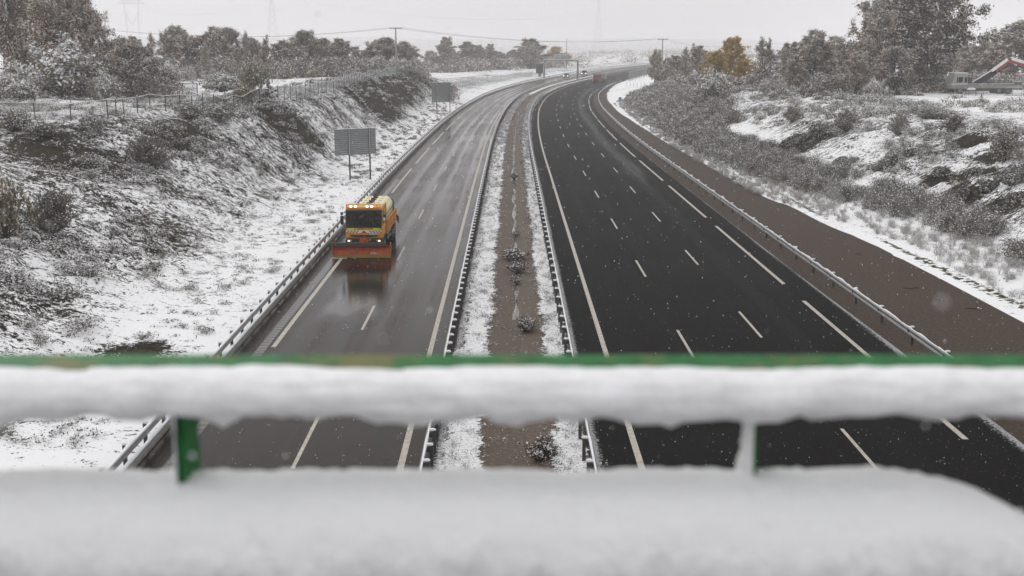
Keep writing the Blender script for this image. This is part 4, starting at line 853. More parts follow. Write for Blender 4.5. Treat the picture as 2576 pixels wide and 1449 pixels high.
# upper rail: rounded box section, its top seen bare and green
m = MB(); m.prism([(-.036, .572),(-.028, .587),(.028, .594),(.038, .584),(.038, .545),(.028, .53),(-.032, .53)], 'x', -3.2, 3.2)
m.build('upper_rail', M['green'], par, bevel=.006)
SN = [(1.476,11.590),(1.455,11.589),(1.430,11.583),(1.412,11.568),(1.407,11.548),(1.418,11.536),(1.44,11.531),(1.47,11.533),(1.478,11.56)]
loaf('rail_snow', -3.2, 3.2, SN, M['snow_close'], par, amp=.0055, fx=9, seed=3)
# lower rail: wide flat board, thick snow on top
m = MB(); m.box((-1.40, -.115, .285), (3.60, .17, .06)); m.box((.50, -.165, .285), (.2, .06, .058)); m.build('lower_rail', M['green'], par, bevel=.01)
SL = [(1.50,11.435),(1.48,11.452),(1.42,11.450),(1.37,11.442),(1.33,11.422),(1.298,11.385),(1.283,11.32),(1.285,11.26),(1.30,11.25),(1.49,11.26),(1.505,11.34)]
loaf('rail_snow', -3.2, .715, SL, M['snow_shaded'], par, amp=.0085, fx=6, seed=9, endr=.25)
for xp, cov in ((-.432, .8), (.322, .5), (-1.18, 1.), (1.08, .6)):
    m = MB(); m.prism([(-.105*cov,.36),(0,.36),(-.0,.53),(-.07*cov,.53),(-.09*cov,.50)], 'x', xp-.004, xp+.004); m.build('rail_post', M['green'], par)
    # snow plastered on the left face, flaring at the foot
    r_ = np.random.RandomState(int(abs(xp)*100)); V = []; nz_, na = 26, 14
    for i in range(nz_):
        t = i/(nz_-1); z = .415+.125*t; flare = .045*math.exp(-t*7)
        for j in range(na):
            a = math.pi*j/(na-1); th = (.007+flare)*math.sin(a)*(1+.15*r_.normal()); V.append((xp-.003-th, -.052*cov+(.054*cov+flare*.4)*math.cos(a), z))
    F = [(i*na+j, i*na+j+1, (i+1)*na+j+1, (i+1)*na+j) for i in range(nz_-1) for j in range(na-1)]
    link('post_snow', mesh_np('post_snow', V, F, M['snow_close'], smooth=True), par)
# bridge deck edge below and the road deck under the photographer
m = MB(); m.box((0, -4.4, 10.35), (60, 12.2, .5)); m.box((0, 1.42, 10.7), (60, .42, .22)); m.box((0, -10.2, 10.95), (60, .3, .7)); tag(m.build('bridge_deck', plain('dark_wet_deck', (.05,.045,.04), .6), bevel=.02), kind='structure')
for xp in (-3.0, -1.8, 1.2, 2.9):
    m = MB(); m.box((xp, -.02, -.05), (.02, .10, .62)); m.build('rail_post', M['green'], par)
# ---------------------------------------------------------------- paints
def paint(name, col, rough=.4, dirt=(.04,.03,.025), amt=.5, spec=.5):
    b = NB(name); v = b.coord('Object'); n1 = b.noise(v, 2.5, 6, .7); n2 = b.noise(v, 14, 4, .7); z = b.xyz(v)[2]
    low = b.math('MULTIPLY', b.math('SUBTRACT', 1.3, z), .28, clamp=True)
    k = b.n('ShaderNodeMapRange'); k.inputs[1].default_value = .50; k.inputs[2].default_value = .85; k.inputs[4].default_value = amt
    b.l(b.math('ADD', b.math('MULTIPLY', b.math('ADD', n1, n2), .5), low), k.inputs[0])
    c = b.mix(n2, tuple(x*.85 for x in col), tuple(min(1, x*1.1) for x in col))
    return b.set(color=b.mix(k.outputs[0], c, dirt), rough=b.math('ADD', b.math('MULTIPLY', k.outputs[0], .4), rough), spec=spec)
M['orange'] = paint('orange_paint', (.64,.30,.03))
M['orange2'] = paint('worn_orange_paint', (.60,.25,.04), amt=.7)
M['cream'] = paint('cream_plastic', (.74,.71,.43), .55, (.30,.27,.16), .35)
M['lime'] = paint('lime_reflective_band', (.62,.74,.04), .4, amt=.25)
M['redp'] = paint('red_paint', (.50,.02,.02), .4, amt=.3)
M['whitep'] = paint('white_paint', (.72,.70,.68), .4, (.2,.17,.15), .4)
M['yellow'] = paint('yellow_cutting_edge', (.55,.34,.03), .5, amt=.6)
M['greyp'] = paint('grey_paint', (.30,.29,.28), .5, amt=.5)
M['darkgreen'] = paint('dark_green_paint', (.03,.045,.04), .4, amt=.4)
M['carblack'] = paint('dark_car_paint', (.02,.025,.025), .25, amt=.3)
b = NB('plough_blade_paint'); v = b.coord('Object'); n1 = b.noise(v, 3, 6, .75); n2 = b.noise(v, 16, 5, .75); z = b.xyz(v)
c_ = b.mix(b.ramp(n1, [(.35, 0.), (.65, 1.)]), (.24,.018,.004), (.55,.095,.010))
gx = b.math('SUBTRACT', 1, b.math('MULTIPLY', b.math('ABSOLUTE', b.math('SUBTRACT', z[0], .75)), .9), clamp=True)
gz = b.math('SUBTRACT', 1, b.math('MULTIPLY', b.math('ABSOLUTE', b.math('SUBTRACT', z[2], .30)), 4.5), clamp=True)
k = b.n('ShaderNodeMapRange'); k.inputs[1].default_value = .95; k.inputs[2].default_value = 1.15
b.l(b.math('ADD', n2, b.math('MULTIPLY', b.math('MULTIPLY', gx, gz), .65)), k.inputs[0])
M['blade'] = b.set(color=b.mix(b.math('MULTIPLY', k.outputs[0], .6), c_, (.7,.68,.68)), rough=.4)
b = NB('wet_glass'); v = b.coord('Object'); n1 = b.noise(v, 30, 3)
M['glass'] = b.set(color=(.012,.014,.014), rough=.08, alpha=.8, spec=.2)
M['glass_dark'] = NB('dark_glass').set(color=(.012,.014,.015), rough=.1, spec=.25)
M['chrome'] = plain('mirror_metal', (.5,.5,.5), .2, .8)
M['lamp_on'] = glow('warm_lamp_lit', (1, .84, .60), 3.2)
M['head_on'] = glow('headlamp_lit', (1, .75, .42), 1.8)
M['car_lamp'] = glow('car_headlamp_lit', (1, .72, .40), 4)
M['amber'] = NB('amber_beacon').set(color=(.6,.10,.01), rough=.2, emis=(.9,.12,.01), estr=.5)
M['hivis'] = plain('hi_vis_fabric', (.35,.62,.05), .7); M['skin'] = plain('skin', (.42,.25,.18), .6); M['hair'] = plain('dark_hair', (.03,.02,.015), .7)
def text(name, s, size, mat, parent, loc, rot=(math.pi/2, 0, 0), width=None, ext=.002, bold=0):
    cu = bpy.data.curves.new(name, 'FONT'); cu.body = s; cu.size = size; cu.align_x = 'CENTER'; cu.align_y = 'CENTER'; cu.extrude = ext; cu.offset = bold
    o = bpy.data.objects.new(name, cu); C.objects.link(o); bpy.context.view_layer.update()
    me = bpy.data.meshes.new_from_object(o.evaluated_get(bpy.context.evaluated_depsgraph_get())); bpy.data.objects.remove(o)
    me.materials.clear(); me.materials.append(mat)
    o = link(name, me, parent, loc); o.rotation_euler = rot
    if width and len(me.vertices):
        xs = [v.co.x for v in me.vertices]; o.scale = (width/(max(xs)-min(xs)), 1, 1)
    return o
def rrect(w_, h, r, n=5, cx=0, cz=0):
    out = []
    for sx_, sz_, a0 in ((1, 1, 0), (-1, 1, 90), (-1, -1, 180), (1, -1, 270)):
        for k in range(n+1):
            a = R(a0+90*k/n); out.append((cx+sx_*(w_/2-r)+r*math.cos(a), cz+sz_*(h/2-r)+r*math.sin(a)))
    return out
def wheel(parent, x, y, z, r, wd, name='wheel', dual=False):
    m = MB(); m.tube((x-wd/2, y, z), (x+wd/2, y, z), r, n=22)
    o = m.build(name, M['rubber'], parent, bevel=.03); s = 1 if x > 0 else -1
    m = MB(); m.tube((x+s*(wd/2-.05), y, z), (x+s*(wd/2+.012), y, z), r*.58, r*.5, n=16); m.tube((x+s*wd/2, y, z), (x+s*(wd/2+.06), y, z), r*.2, n=10)
    m.build('rim', M['steel'], o); return o
# ---------------------------------------------------------------- snowplough lorry (local: x right, y away from the camera, z up)
T = empty('snowplough_truck', (-8.90, 67.05, 0)); tag(T, 'orange snowplough lorry with a wide red blade and cream tank, driving towards the bridge', 'snowplough')
# cab shell with real window openings
w2, y0, y1, zb, zt = 1.10, 1.38, 3.05, 1.0, 2.80
m = MB()
side = [(y0+.02,.98),(y0,1.30),(y0+.02,1.66),(y0+.16,2.66),(y0+.26,2.78),(y0+.5,2.84),(y1,2.84),(y1,.98)]
# floor, back, roof, lower front, pillars
m.prism([(y1-.04,.98),(y1,.98),(y1,2.84),(y1-.04,2.84)], 'x', -w2, w2)
m.prism([(y0+.16,2.70),(y0+.20,2.79),(y0+.34,2.86),(y1,2.88),(y1,2.80),(y0+.34,2.78)], 'x', -w2+.03, w2-.03)
m.prism([(y0+.05,.98),(y0+.01,1.06),(y0,1.35),(y0+.02,1.66),(y0+.10,1.66),(y0+.10,.98)], 'x', -w2, w2)
for s in (-1, 1):
    a_, b_ = sorted((s*w2, s*(w2-.04)))
    m.prism([(y0+.06,.98),(y0+.02,1.66),(y0+.5,1.70),(y1,1.74),(y1,.98)], 'x', a_, b_)          # door lower
    m.prism([(y0+.02,1.66),(y0+.17,2.70),(y0+.30,2.78),(y0+.38,2.78),(y0+.22,1.67)], 'x', a_-.02*(s>0), b_+.02*(s<0))  # A pillar
    m.prism([(y0+1.15,1.72),(y0+1.15,2.78),(y1,2.80),(y1,1.74)], 'x', a_, b_)
    m.prism([(y0+.3,2.66),(y0+.3,2.80),(y1,2.82),(y1,2.66)], 'x', a_, b_)
cab = m.build('cab', M['orange'], T, bevel=.025)
m = MB(); V = []; n_ = 12
for i in range(n_+1):
    t = i/n_*2-1; xx = t*(w2-.045); bow = .07*(1-t*t)
    for zz_, yy_ in ((1.67, y0+.02), (2.70, y0+.165)): V.append((xx, yy_-bow, zz_))
m.add(V, [(2*i, 2*i+2, 2*i+3, 2*i+1) for i in range(n_)], 0, True); m.build('windscreen', M['glass'], T)
m = MB()   # black windscreen surround with visor
m.box((0, y0-.045, 1.665), (2.12, .05, .05)); 
for i in range(6):
    t0, t1 = i/6*2-1, (i+1)/6*2-1
    m.tube((t0*1.05, y0+.12-.07*(1-t0*t0), 2.62), (t1*1.05, y0+.12-.07*(1-t1*t1), 2.62), .075, n=6)
for s in (-1, 1): m.tube((s*1.055, y0, 1.68), (s*1.055, y0+.15, 2.68), .022)
m.build('window_surround', M['black'], T)
m = MB(); 
for s in (-1, 1): m.prism([(y0+.26,1.70),(y0+.40,2.65),(y0+1.12,2.65),(y0+1.12,1.75)], 'x', s*(w2-.02)-.005, s*(w2-.02)+.005)
m.build('side_window', M['glass_dark'], T)
m = MB(); m.box((0, (y0+y1)/2+.1, 1.2), (2.0, 1.2, .3)); m.box((0, y0+.35, 1.60), (2.05, .45, .14)); 
for s in (-1, 1): m.box((s*.55, y1-.45, 1.5), (.5, .5, .2)); m.box((s*.55, y1-.22, 1.95), (.5, .14, .75), rx=R(-8))
m.build('cab_interior', M['black'], T, bevel=.03)
m = MB(); M_ = Matrix.Rotation(R(60), 3, 'X'); 
for k in range(16):
    a, b_ = 2*math.pi*k/16, 2*math.pi*(k+1)/16; f_ = lambda t: Vector((.55, y0+.5, 1.78)) + M_ @ Vector((.22*math.cos(t), .22*math.sin(t), 0)); m.tube(f_(a), f_(b_), .016)
m.tube((.55, y0+.5, 1.78), (.55, y0+.42, 1.6), .03); m.build('steering_wheel', M['black'], T)
m = MB(); m.tube((-.62, y0-.01, 1.70), (-.32, y0-.03, 2.03), .012); m.tube((-.78, y0-.02, 2.12), (-.18, y0-.03, 1.80), .014); m.build('wiper', M['black'], T)
m = MB(); m.tube((.18, y0-.02, 1.70), (.48, y0-.03, 2.02), .012); m.tube((.1, y0-.02, 2.12), (.72, y0-.02, 1.78), .014); m.build('wiper', M['black'], T)
m = MB(); m.ellips((-.08, y0-.22, 2.28), (.17, .10, .12)); m.tube((-.06, y0-.2, 2.35), (.06, y0-.03, 2.52), .02); m.tube((-.02, y0-.15, 2.4), (-.14, y0-.08, 2.62), .012); m.build('front_mirror', M['black'], T)
m = MB(); m.box((0, y0-.024, 1.565), (1.92, .012, .17)); lb = m.build('lettering_band', M['lime'], T)
text('lettering', 'CONSERVACION', .155, M['redp'], lb, (-.03, y0-.034, 1.565), width=1.12, bold=.006)
m = MB(); m.box((0, y0-.022, 1.40), (2.14, .01, .145)); st = m.build('stripe_band', M['whitep'], T)
m = MB()
for k in range(-6, 7):
    if k == 0: m.add([(-.17, y0-.031, 1.328), (.17, y0-.031, 1.328), (0, y0-.031, 1.472)], [(0, 1, 2)]); continue
    s = 1 if k > 0 else -1; x0 = s*(.10+.185*(abs(k)-.0)); 
    if abs(x0) > 1.0: continue
    m.add([(x0, y0-.031, 1.472), (x0+s*.09, y0-.031, 1.472), (x0+s*.235, y0-.031, 1.328), (x0+s*.145, y0-.031, 1.328)], [(0, 1, 2, 3)])
m.build('red_stripe', M['redp'], st)
m = MB(); m.box((.56, y0-.03, 1.265), (.52, .014, .115)); m.box((.31, y0-.033, 1.265), (.04, .014, .115), 1)
M['eu_blue'] = plain('blue_plastic', (.02,.06,.35), .4)
pl = m.build('number_plate', [M['whitep'], M['eu_blue']], T); text('plate_number', '7347 FGM', .10, M['black'], pl, (.58, y0-.040, 1.265), width=.43, bold=.003)
m = MB(); m.prism([(-.86,1.20),(.86,1.20),(.80,1.11),(.4,1.075),(-.4,1.075),(-.80,1.11)], 'y', y0-.035, y0+.03); m.build('grille', M['black'], T)
m = MB()
for sx_ in (-1, 1): m.add([(sx_*.0, y0-.05, 1.15), (sx_*.045, y0-.05, 1.09), (0, y0-.05, 1.03), (sx_*-.0, y0-.05, 1.03)][:3], [(0, 1, 2)])
m.build('emblem', M['chrome'], T)
m = MB(); m.box((0, y0+.05, .80), (2.24, .34, .34)); bp = m.build('bumper', M['black'], T, bevel=.04)
m = MB()
for s in (-1, 1): m.box((s*.86, y0-.13, .86), (.26, .05, .12))
m.build('headlamp_housing', M['chrome'], bp, bevel=.02)
for s, x_ in ((-1, -.90), (1, .92)):
    m = MB(); m.ellips((x_, y0-.165, .865), (.075, .03, .05)); m.build('headlight', M['head_on'], T)
m = MB(); m.box((.36, y0-.14, .90), (.16, .04, .10)); m.build('fog_lamp', M['chrome'], T, bevel=.01)
# plough mount
m = MB(); m.prism([(-.22,1.03),(.22,1.03),(.26,.75),(.18,.45),(-.18,.45),(-.26,.75)], 'y', y0-.28, y0-.1); m.tube((-.35,y0-.2,.55),(-.6,.35,.45),.06); m.tube((.35,y0-.2,.55),(.6,.35,.45),.06); m.tube((0,y0-.2,.9),(0,.4,.6),.05)
m.box((0, .8, .35), (.9, .9, .12)); m.build('plough_mount', M['blade'], T, bevel=.01)
# blade
W2 = 1.72; pf = [(.02,.22),(.12,.32),(.19,.45),(.20,.58),(.15,.70),(.04,.80)]
m = MB(); m.prism(pf+[(y_+.03, z_) for y_, z_ in pf[::-1]], 'x', -W2, W2); bl = m.build('plough_blade', M['blade'], T)
m = MB(); m.prism([(.0,.05),(.02,.24),(.05,.24),(.03,.05)], 'x', -W2+.02, W2-.02)
for k in range(15): m.box((-W2+.14+k*.245, .0, .205), (.05, .03, .03), 1)
m.build('cutting_edge', [M['yellow'], M['steel_dark']], bl)
m = MB(); m.prism([(-.10,.76),(-.06,.93),(.02,.97),(.09,.93),(.10,.80),(.02,.78)], 'x', -W2-.13, W2-.28); m.build('rubber_flap', M['black'], bl, bevel=.01)
for s in (-1, 1):
    m = MB(); x_ = s*(W2+.0); m.prism([(-.02,.06),(.02,.4),(.0,.80),(-.06,.93),(.10,.99),(.30,.80),(.36,.5),(.25,.15)], 'x', x_-.015, x_+.015); m.build('end_plate', M['blade'] if s < 0 else M['orange2'], bl)
m = MB(); m.tube((-W2+.05, .1, .9), (-W2+.0, .1, 1.25), .014, m=0); m.tube((-W2+.0, .1, 1.25), (-W2-.02, .1, 1.36), .016, m=1); m.build('marker_rod', [M['redp'], M['black']], bl)
# mirrors
m = MB(); m.tube((-1.08, y0+.1, 2.62), (-1.33, y0-.02, 2.52), .018); m.tube((-1.33, y0-.02, 2.52), (-1.36, y0-.02, 1.85), .015); m.tube((-1.36,y0-.02,1.85),(-1.08,y0+.1,1.72),.016); m.box((-1.30, y0, 2.10), (.19, .10, .50), 0); m.box((-1.30, y0, 2.50), (.16, .08, .16), 0)
m.build('mirror', M['black'], T, bevel=.02)
m = MB(); m.tube((1.08, y0+.1, 2.62), (1.28, y0+.02, 2.48), .018); m.box((1.24, y0+.05, 2.22), (.19, .10, .42), 0); m.box((1.24, y0-.003, 2.16), (.13, .01, .2), 1); m.build('mirror', [M['black'], M['whitep']], T)
# light rack over the cab
m = MB(); ry_ = y0+.10
m.box((-.02, ry_, 2.83), (2.12, .05, .04)); m.box((.0, ry_+.0, 3.01), (2.1, .035, .035)); m.box((-1.04, ry_, 2.93), (.04, .05, .24)); m.box((.98, ry_, 2.92), (.035, .04, .2))
m.build('light_rack', M['orange2'], T)
for x_ in (-.76, -.48, .22, .49):
    m = MB(); m.tube((x_, ry_+.03, 2.915), (x_, ry_-.05, 2.915), .075, n=14); h = m.build('roof_light', M['black'], T); m = MB(); m.ellips((x_, ry_-.052, 2.915), (.088, .02, .060), 0, 14, 8); m.build('lens', M['lamp_on'], h)
for x_ in (-1.0, .80):
    m = MB(); m.tube((x_, ry_-.02, 2.84), (x_, ry_-.02, 2.97), .06, .05, n=12); m.ellips((x_, ry_-.02, 2.97), (.05, .05, .04)); m.build('beacon', M['amber'], T)
# headboard and load bed
yb0, yb1 = 3.25, 8.9
m = MB(); m.box((1.13, yb0, 2.0), (.08, .08, 1.84)); m.box((-1.13, yb0, 1.95), (.08, .08, 1.74)); m.box((0, yb0, 1.5), (2.2, .06, .9)); m.box((0, yb0, 2.79), (2.3, .06, .06)); m.build('headboard', M['orange2'], T)
m = MB(); m.box((0, (yb0+yb1)/2, 1.06), (2.36, yb1-yb0, .12)); m.build('load_bed', M['orange2'], T)
for s in (-1, 1):
    m = MB(); x_ = s*1.17; m.box((x_, (yb0+yb1)/2, 1.49), (.03, yb1-yb0-.1, .74))
    for k in range(3): m.box((x_+s*.03, (yb0+yb1)/2, 1.17+k*.31), (.045, yb1-yb0-.1, .05))
    for k in range(7): m.box((x_+s*.035, yb0+.1+k*(yb1-yb0-.25)/6, 1.49), (.05, .09, .76))
    m.build('dropside', M['orange2'], T)
m = MB(); m.box((0, yb1-.03, 1.49), (2.3, .05, .74)); m.build('tailboard', M['orange2'], T)
m = MB(); m.box((-.4, (1.5+yb1)/2, .92), (.12, 7.4, .26)); m.box((.4, (1.5+yb1)/2, .92), (.12, 7.4, .26)); m.box((0, 5.2, .95), (1.9, .5, .35)); m.box((.95, 4.6, .75), (.35, 1.3, .5)); m.box((0, 9.2, .7), (2.2, .12, .14)); m.build('chassis', M['steel_dark'], T)
m = MB(); m.box((1.16, 4.7, .62), (.03, 2.2, .10)); m.box((1.16, 4.7, .92), (.03, 2.2, .10)); m.box((-1.16, 4.7, .62), (.03, 2.2, .10)); m.build('side_guard', M['steel'], T)
for y_ in (2.3, 6.65, 7.95):
    for s in (-1, 1): wheel(T, s*(1.0 if y_ < 3 else .93), y_, .5, .5, .28 if y_ < 3 else .52)
m = MB()
for s in (-1, 1):
    pts = [(2.3+.62*math.cos(R(a)), .5+.62*math.sin(R(a))) for a in range(0, 181, 20)]
    for a, b_ in zip(pts, pts[1:]): m.tube((s*1.0, a[0], a[1]), (s*1.0, b_[0], b_[1]), .12, n=6)
m.build('mudguard', M['steel_dark'], T)
# cream brine tank with ribs, pads and lids
yt0, yt1 = 3.6, 8.75
oc = [(-1.0,1.18),(-1.0,2.28),(-.76,2.60),(-.62,2.66),(.62,2.66),(.76,2.60),(1.0,2.28),(1.0,1.18)]
m = MB(); nseg = 5; L_ = (yt1-yt0)/nseg
for k in range(nseg):
    a = yt0+k*L_; m.prism(oc, 'y', a+.05, a+L_-.05)
    m.prism([(x_*.94, 1.18+(z_-1.18)*.965) for x_, z_ in oc], 'y', a-.03 if k else a, a+L_)
tk = m.build('brine_tank', M['cream'], T, bevel=.04)
m = MB(); M['cream_dark'] = plain('olive_recess', (.22,.20,.10), .7)
for k in range(5):
    for s in (-1, 1):
        yy = yt0+.55+k*1.0; m.box((s*.46, yy, 2.655), (.30, .10, .03)); m.box((s*.46, yy, 2.658), (.12, .26, .026))
m.build('tank_pad', M['cream_dark'], tk)
for k in range(4):
    m = MB(); yy = yt0+.7+k*1.15; m.tube((.0, yy, 2.65), (.0, yy, 2.70), .20, .17, n=16); m.tube((.0, yy, 2.70), (.0, yy, 2.73), .11, n=12); m.box((.05, yy, 2.76), (.34, .06, .04), rz=R(20*(k % 2)-8)); m.box((-.10, yy-.1, 2.77), (.10, .16, .07)); m.build('tank_lid', M['black'], tk)
m = MB(); m.tube((.35, yt0+.3, 2.6), (.35, yt0+.3, 3.02), .022); m.box((.35, yt0+.3, 3.03), (.12, .06, .05)); m.tube((1.08, yt1-.6, 1.6), (1.08, yt1-.6, 2.45), .04); m.tube((1.08, yt1-.6, 2.45), (.98, yt1-.6, 2.5), .04); m.build('stand_pipe', M['black'], T)
m = MB(); m.box((1.01, (yt0+yt1)/2, 2.0), (.012, yt1-yt0, .05)); m.build('tank_strap', M['black'], tk)
m = MB(); m.box((1.1, 9.0, 1.2), (.3, .3, .4)); m.tube((1.0, 9.1, 1.5), (1.35, 9.1, 1.1), .04); m.tube((1.3, 9.1, 1.3), (1.3, 9.1, .8), .05); m.build('spray_gear', M['steel_dark'], T)
# driver
D = empty('person', (-8.90+.55, 67.05+y0+1.05, 1.55)); tag(D, 'driver in a yellow-green hi-vis jacket with both hands on the snowplough wheel', 'person')
def skin_body(name, nodes, edges, mat, parent, sub=2):
    me = bpy.data.meshes.new(name); me.from_pydata([n[0] for n in nodes], edges, []); me.materials.append(mat)
    o = link(name, me, parent); sk = o.modifiers.new('skin', 'SKIN'); s = o.modifiers.new('sub', 'SUBSURF'); s.levels = s.render_levels = sub; sk.use_smooth_shade = True
    for i, n in enumerate(nodes): me.skin_vertices[0].data[i].radius = (n[1], n[1]) if not isinstance(n[1], tuple) else n[1]
    me.skin_vertices[0].data[0].use_root = True
    return o
nodes = [((0,0,.05),(.17,.12)),((0,.01,.25),(.15,.11)),((0,.0,.45),(.18,.12)),((0,-.01,.54),(.08,.07)),((0,-.02,.60),.05),((0,-.03,.68),(.07,.08)),((0,-.03,.78),(.075,.09)),((0,-.02,.86),(.05,.06)),
         ((.20,0,.47),.06),((.27,-.16,.28),.048),((.18,-.42,.26),.038),((.15,-.50,.28),.035),((-.20,0,.47),.06),((-.27,-.16,.28),.048),((-.18,-.42,.26),.038),((-.15,-.50,.28),.035),
         ((.10,-.05,.0),.09),((.12,-.42,.0),.075),((.12,-.50,-.35),.05),((-.10,-.05,.0),.09),((-.12,-.42,.0),.075),((-.12,-.50,-.35),.05)]
skin_body('body', nodes, [(0,1),(1,2),(2,3),(3,4),(4,5),(5,6),(6,7),(2,8),(8,9),(9,10),(10,11),(2,12),(12,13),(13,14),(14,15),(0,16),(16,17),(17,18),(0,19),(19,20),(20,21)], M['skin'], D)
jk = [((0,0,.08),(.19,.14)),((0,.01,.26),(.175,.13)),((0,0,.45),(.20,.14)),((.21,0,.475),.075),((.28,-.16,.29),.062),((.19,-.38,.265),.052),((-.21,0,.475),.075),((-.28,-.16,.29),.062),((-.19,-.38,.265),.052),((0,-.01,.52),(.10,.09))]
skin_body('jacket', jk, [(0,1),(1,2),(2,3),(3,4),(4,5),(2,6),(6,7),(7,8),(2,9)], M['hivis'], D)
m = MB(); m.ellips((0, .0, .80), (.095, .115, .11)); m.build('hair', M['hair'], D)
m = MB()
for s in (-1, 1): m.ellips((s*.03, -.118, .775), (.012, .008, .007)); 
m.ellips((0, -.135, .735), (.014, .02, .022)); m.ellips((0, -.118, .695), (.028, .008, .007))
m.build('face', M['hair'], D)
m = MB()
for s in (-1, 1):
    for k in range(4): m.tube((s*(.155+.01*k), -.52, .27+.022*k), (s*(.12+.008*k), -.565, .265+.024*k), .011, n=6); m.tube((s*(.12+.008*k), -.565, .265+.024*k), (s*(.125), -.535, .26+.024*k), .010, n=6)
    m.tube((s*.135, -.50, .30), (s*.11, -.54, .345), .012, n=6)
m.build('hand_fingers', M['skin'], D)
# ---------------------------------------------------------------- cars and the far gritter
def car(label, x, y, rz, paintm, suv=False):
    o = empty('car', (x, y, float(RZ(y))), rz); tag(o, label, 'car', 'cars coming round the bend with their headlights on')
    h = 1.62 if suv else 1.45; w_ = .90
    m = MB(); m.prism([(0,.28),(-.02,.62),(.1,.80),(1.1,.95),(4.15,.98),(4.3,.75),(4.28,.3)], 'x', -w_, w_); m.build('body', paintm, o, bevel=.08, seg=3)
    m = MB(); m.prism([(1.05,.94),(1.75,h-.05),(2.1,h),(3.5,h-.02),(4.1,.96)], 'x', -w_+.1, w_-.1); m.build('cabin', M['glass_dark'], o, bevel=.06)
    m = MB(); m.prism([(1.8,h-.01),(2.1,h+.015),(3.4,h),(3.45,h-.03)], 'x', -w_+.14, w_-.14); m.build('roof', paintm, o)
    m = MB(); m.box((0,-.03,.55), (1.0,.05,.16)); m.box((0,-.03,.36), (1.3,.05,.12)); m.build('grille', M['black'], o)
    for s in (-1, 1):
        m = MB(); m.ellips((s*.66,-.0,.68), (.17,.08,.11)); m.build('headlight', M['car_lamp'], o)
        m = MB(); m.box((s*.98,1.35,1.0), (.16,.1,.12)); m.build('mirror', M['black'], o, bevel=.02)
        for y_ in (.8, 3.45): wheel(o, s*.82, y_, .32, .32, .2)
    m = MB(); m.box((0,-.055,.47), (.5,.01,.1)); m.build('number_plate', M['whitep'], o)
    return o
# ---------------------------------------------------------------- far traffic
def heading(q): return -math.atan(float(RS(q)))
car('dark oncoming car with lit headlights, the nearer of the two at the bend', 18.2, 396, heading(396)+.12, M['carblack'])
car('dark tall oncoming car with lit headlights, the farther of the two at the bend', 25.6, 417, heading(417)+.12, M['carblack'], True)
G_ = empty('gritter_truck', (26.2, 362, float(RZ(362))), heading(362)-.06); tag(G_, 'dark gritting lorry with red hopper and orange mudflaps driving away at the bend', 'truck')
m = MB(); m.box((0, 3.9, 1.75), (2.4, 6.2, 1.7), 0, tapy=1.0, taper=1.04); m.build('load_body', M['darkgreen'], G_, bevel=.05)
m = MB(); m.prism([(-.85,1.0),(.85,1.0),(1.05,1.9),(.8,2.6),(-.8,2.6),(-1.05,1.9)], 'y', -.2, .7); M['dull_red'] = paint('dull_red_paint', (.20,.02,.02), .5, amt=.7); hp = m.build('hopper', M['dull_red'], G_, bevel=.04)
m = MB(); m.tube((-1.05,-.22,1.9), (-.8,-.22,2.62), .05); m.tube((-.8,-.22,2.62), (.8,-.22,2.62), .05); m.tube((.8,-.22,2.62), (1.05,-.22,1.9), .05); m.build('hopper_frame', M['greyp'], hp)
for s in (-1, 1):
    m = MB(); m.box((s*1.15, -.25, .72), (.34, .04, .9)); m.build('mudflap', M['orange'], G_)
    for y_ in (1.2, 2.5, 7.3): wheel(G_, s*1.05, y_, .5, .5, .35)
    m = MB(); m.tube((s*1.05, .1, 2.6), (s*1.05, .1, 3.15), .05); m.ellips((s*1.05, .1, 3.2), (.1, .1, .12), 1); m.build('beacon_mast', [M['black'], M['amber']], G_)
m = MB(); m.box((0, 8.1, 1.9), (2.35, 1.9, 2.0)); m.build('cab', M['greyp'], G_, bevel=.08)
m = MB(); m.box((0, 3.5, .85), (1.0, 7, .3)); m.box((0, -.1, .8), (1.9, .5, .35)); m.tube((0,-.3,.75),(0,-.3,.4),.35,.35,n=12); m.build('chassis', M['steel_dark'], G_)
# ---------------------------------------------------------------- road signs seen from behind
def sign_back(label, a, b_, px0, px1, z0, z1, name='road_sign', ov=.9):
    """a,b_ = ground points of the two posts; panel from px0 to px1 along the post line (fractions)"""
    A = Vector((a[0], a[1], 0)); B = Vector((b_[0], b_[1], 0)); d = (B-A); L = d.length; rz = math.atan2(d.y, d.x); o = empty(name, (a[0], a[1], a[2]), rz); tag(o, label, 'road sign', 'large road signs seen from behind')
    n = int((z1-z0)/.17); m = MB(); h = (z1-z0)/n
    for k in range(n):
        z = z0+k*h; m.prism([(0.0, z+.006),(-.022, z+.03),(-.022, z+h-.03),(0.0, z+h-.006),(.03, z+h-.006),(.03, z+.006)], 'x', px0, px1)
    m.build('panel', M['sign_back'], o)
    m = MB()
    n_ = np.linspace(px0, px1, 40)
    for p, q in zip(n_, n_[1:]): m.tube((p, .0, z1+.01), (q, .0, z1+.01+.008*math.sin(p*9)), .035+.012*math.sin(p*5), .035+.012*math.sin(q*5), n=6, cap=False)
    m.build('snow_cap', M['snow'], o)
    for x_, zz in ((0, a[2]), (L, b_[2])):
        m = MB(); zo = zz-a[2]; m.box((x_, -.09, (z1+zo)/2-.1), (.11, .11, z1-zo+.2)); m.tube((x_-.02, -.16, z1-.02), (x_-.02, -.16, z0), .025, m=1, n=5); m.build('post', [M['steel_dark'], M['snow']], o)
    return o
b = NB('sign_back_aluminium'); v = b.coord('Object', (1, 1, 6)); n1 = b.noise(v, 1.2, 5, .7); n2 = b.noise(b.coord('Object'), 9, 4, .8)
c_ = b.mix(n1, (.15,.165,.165), (.24,.255,.255)); c_ = b.mix(b.ramp(n2, [(.6, 0.), (.72, .55)]), c_, (.7,.7,.72))
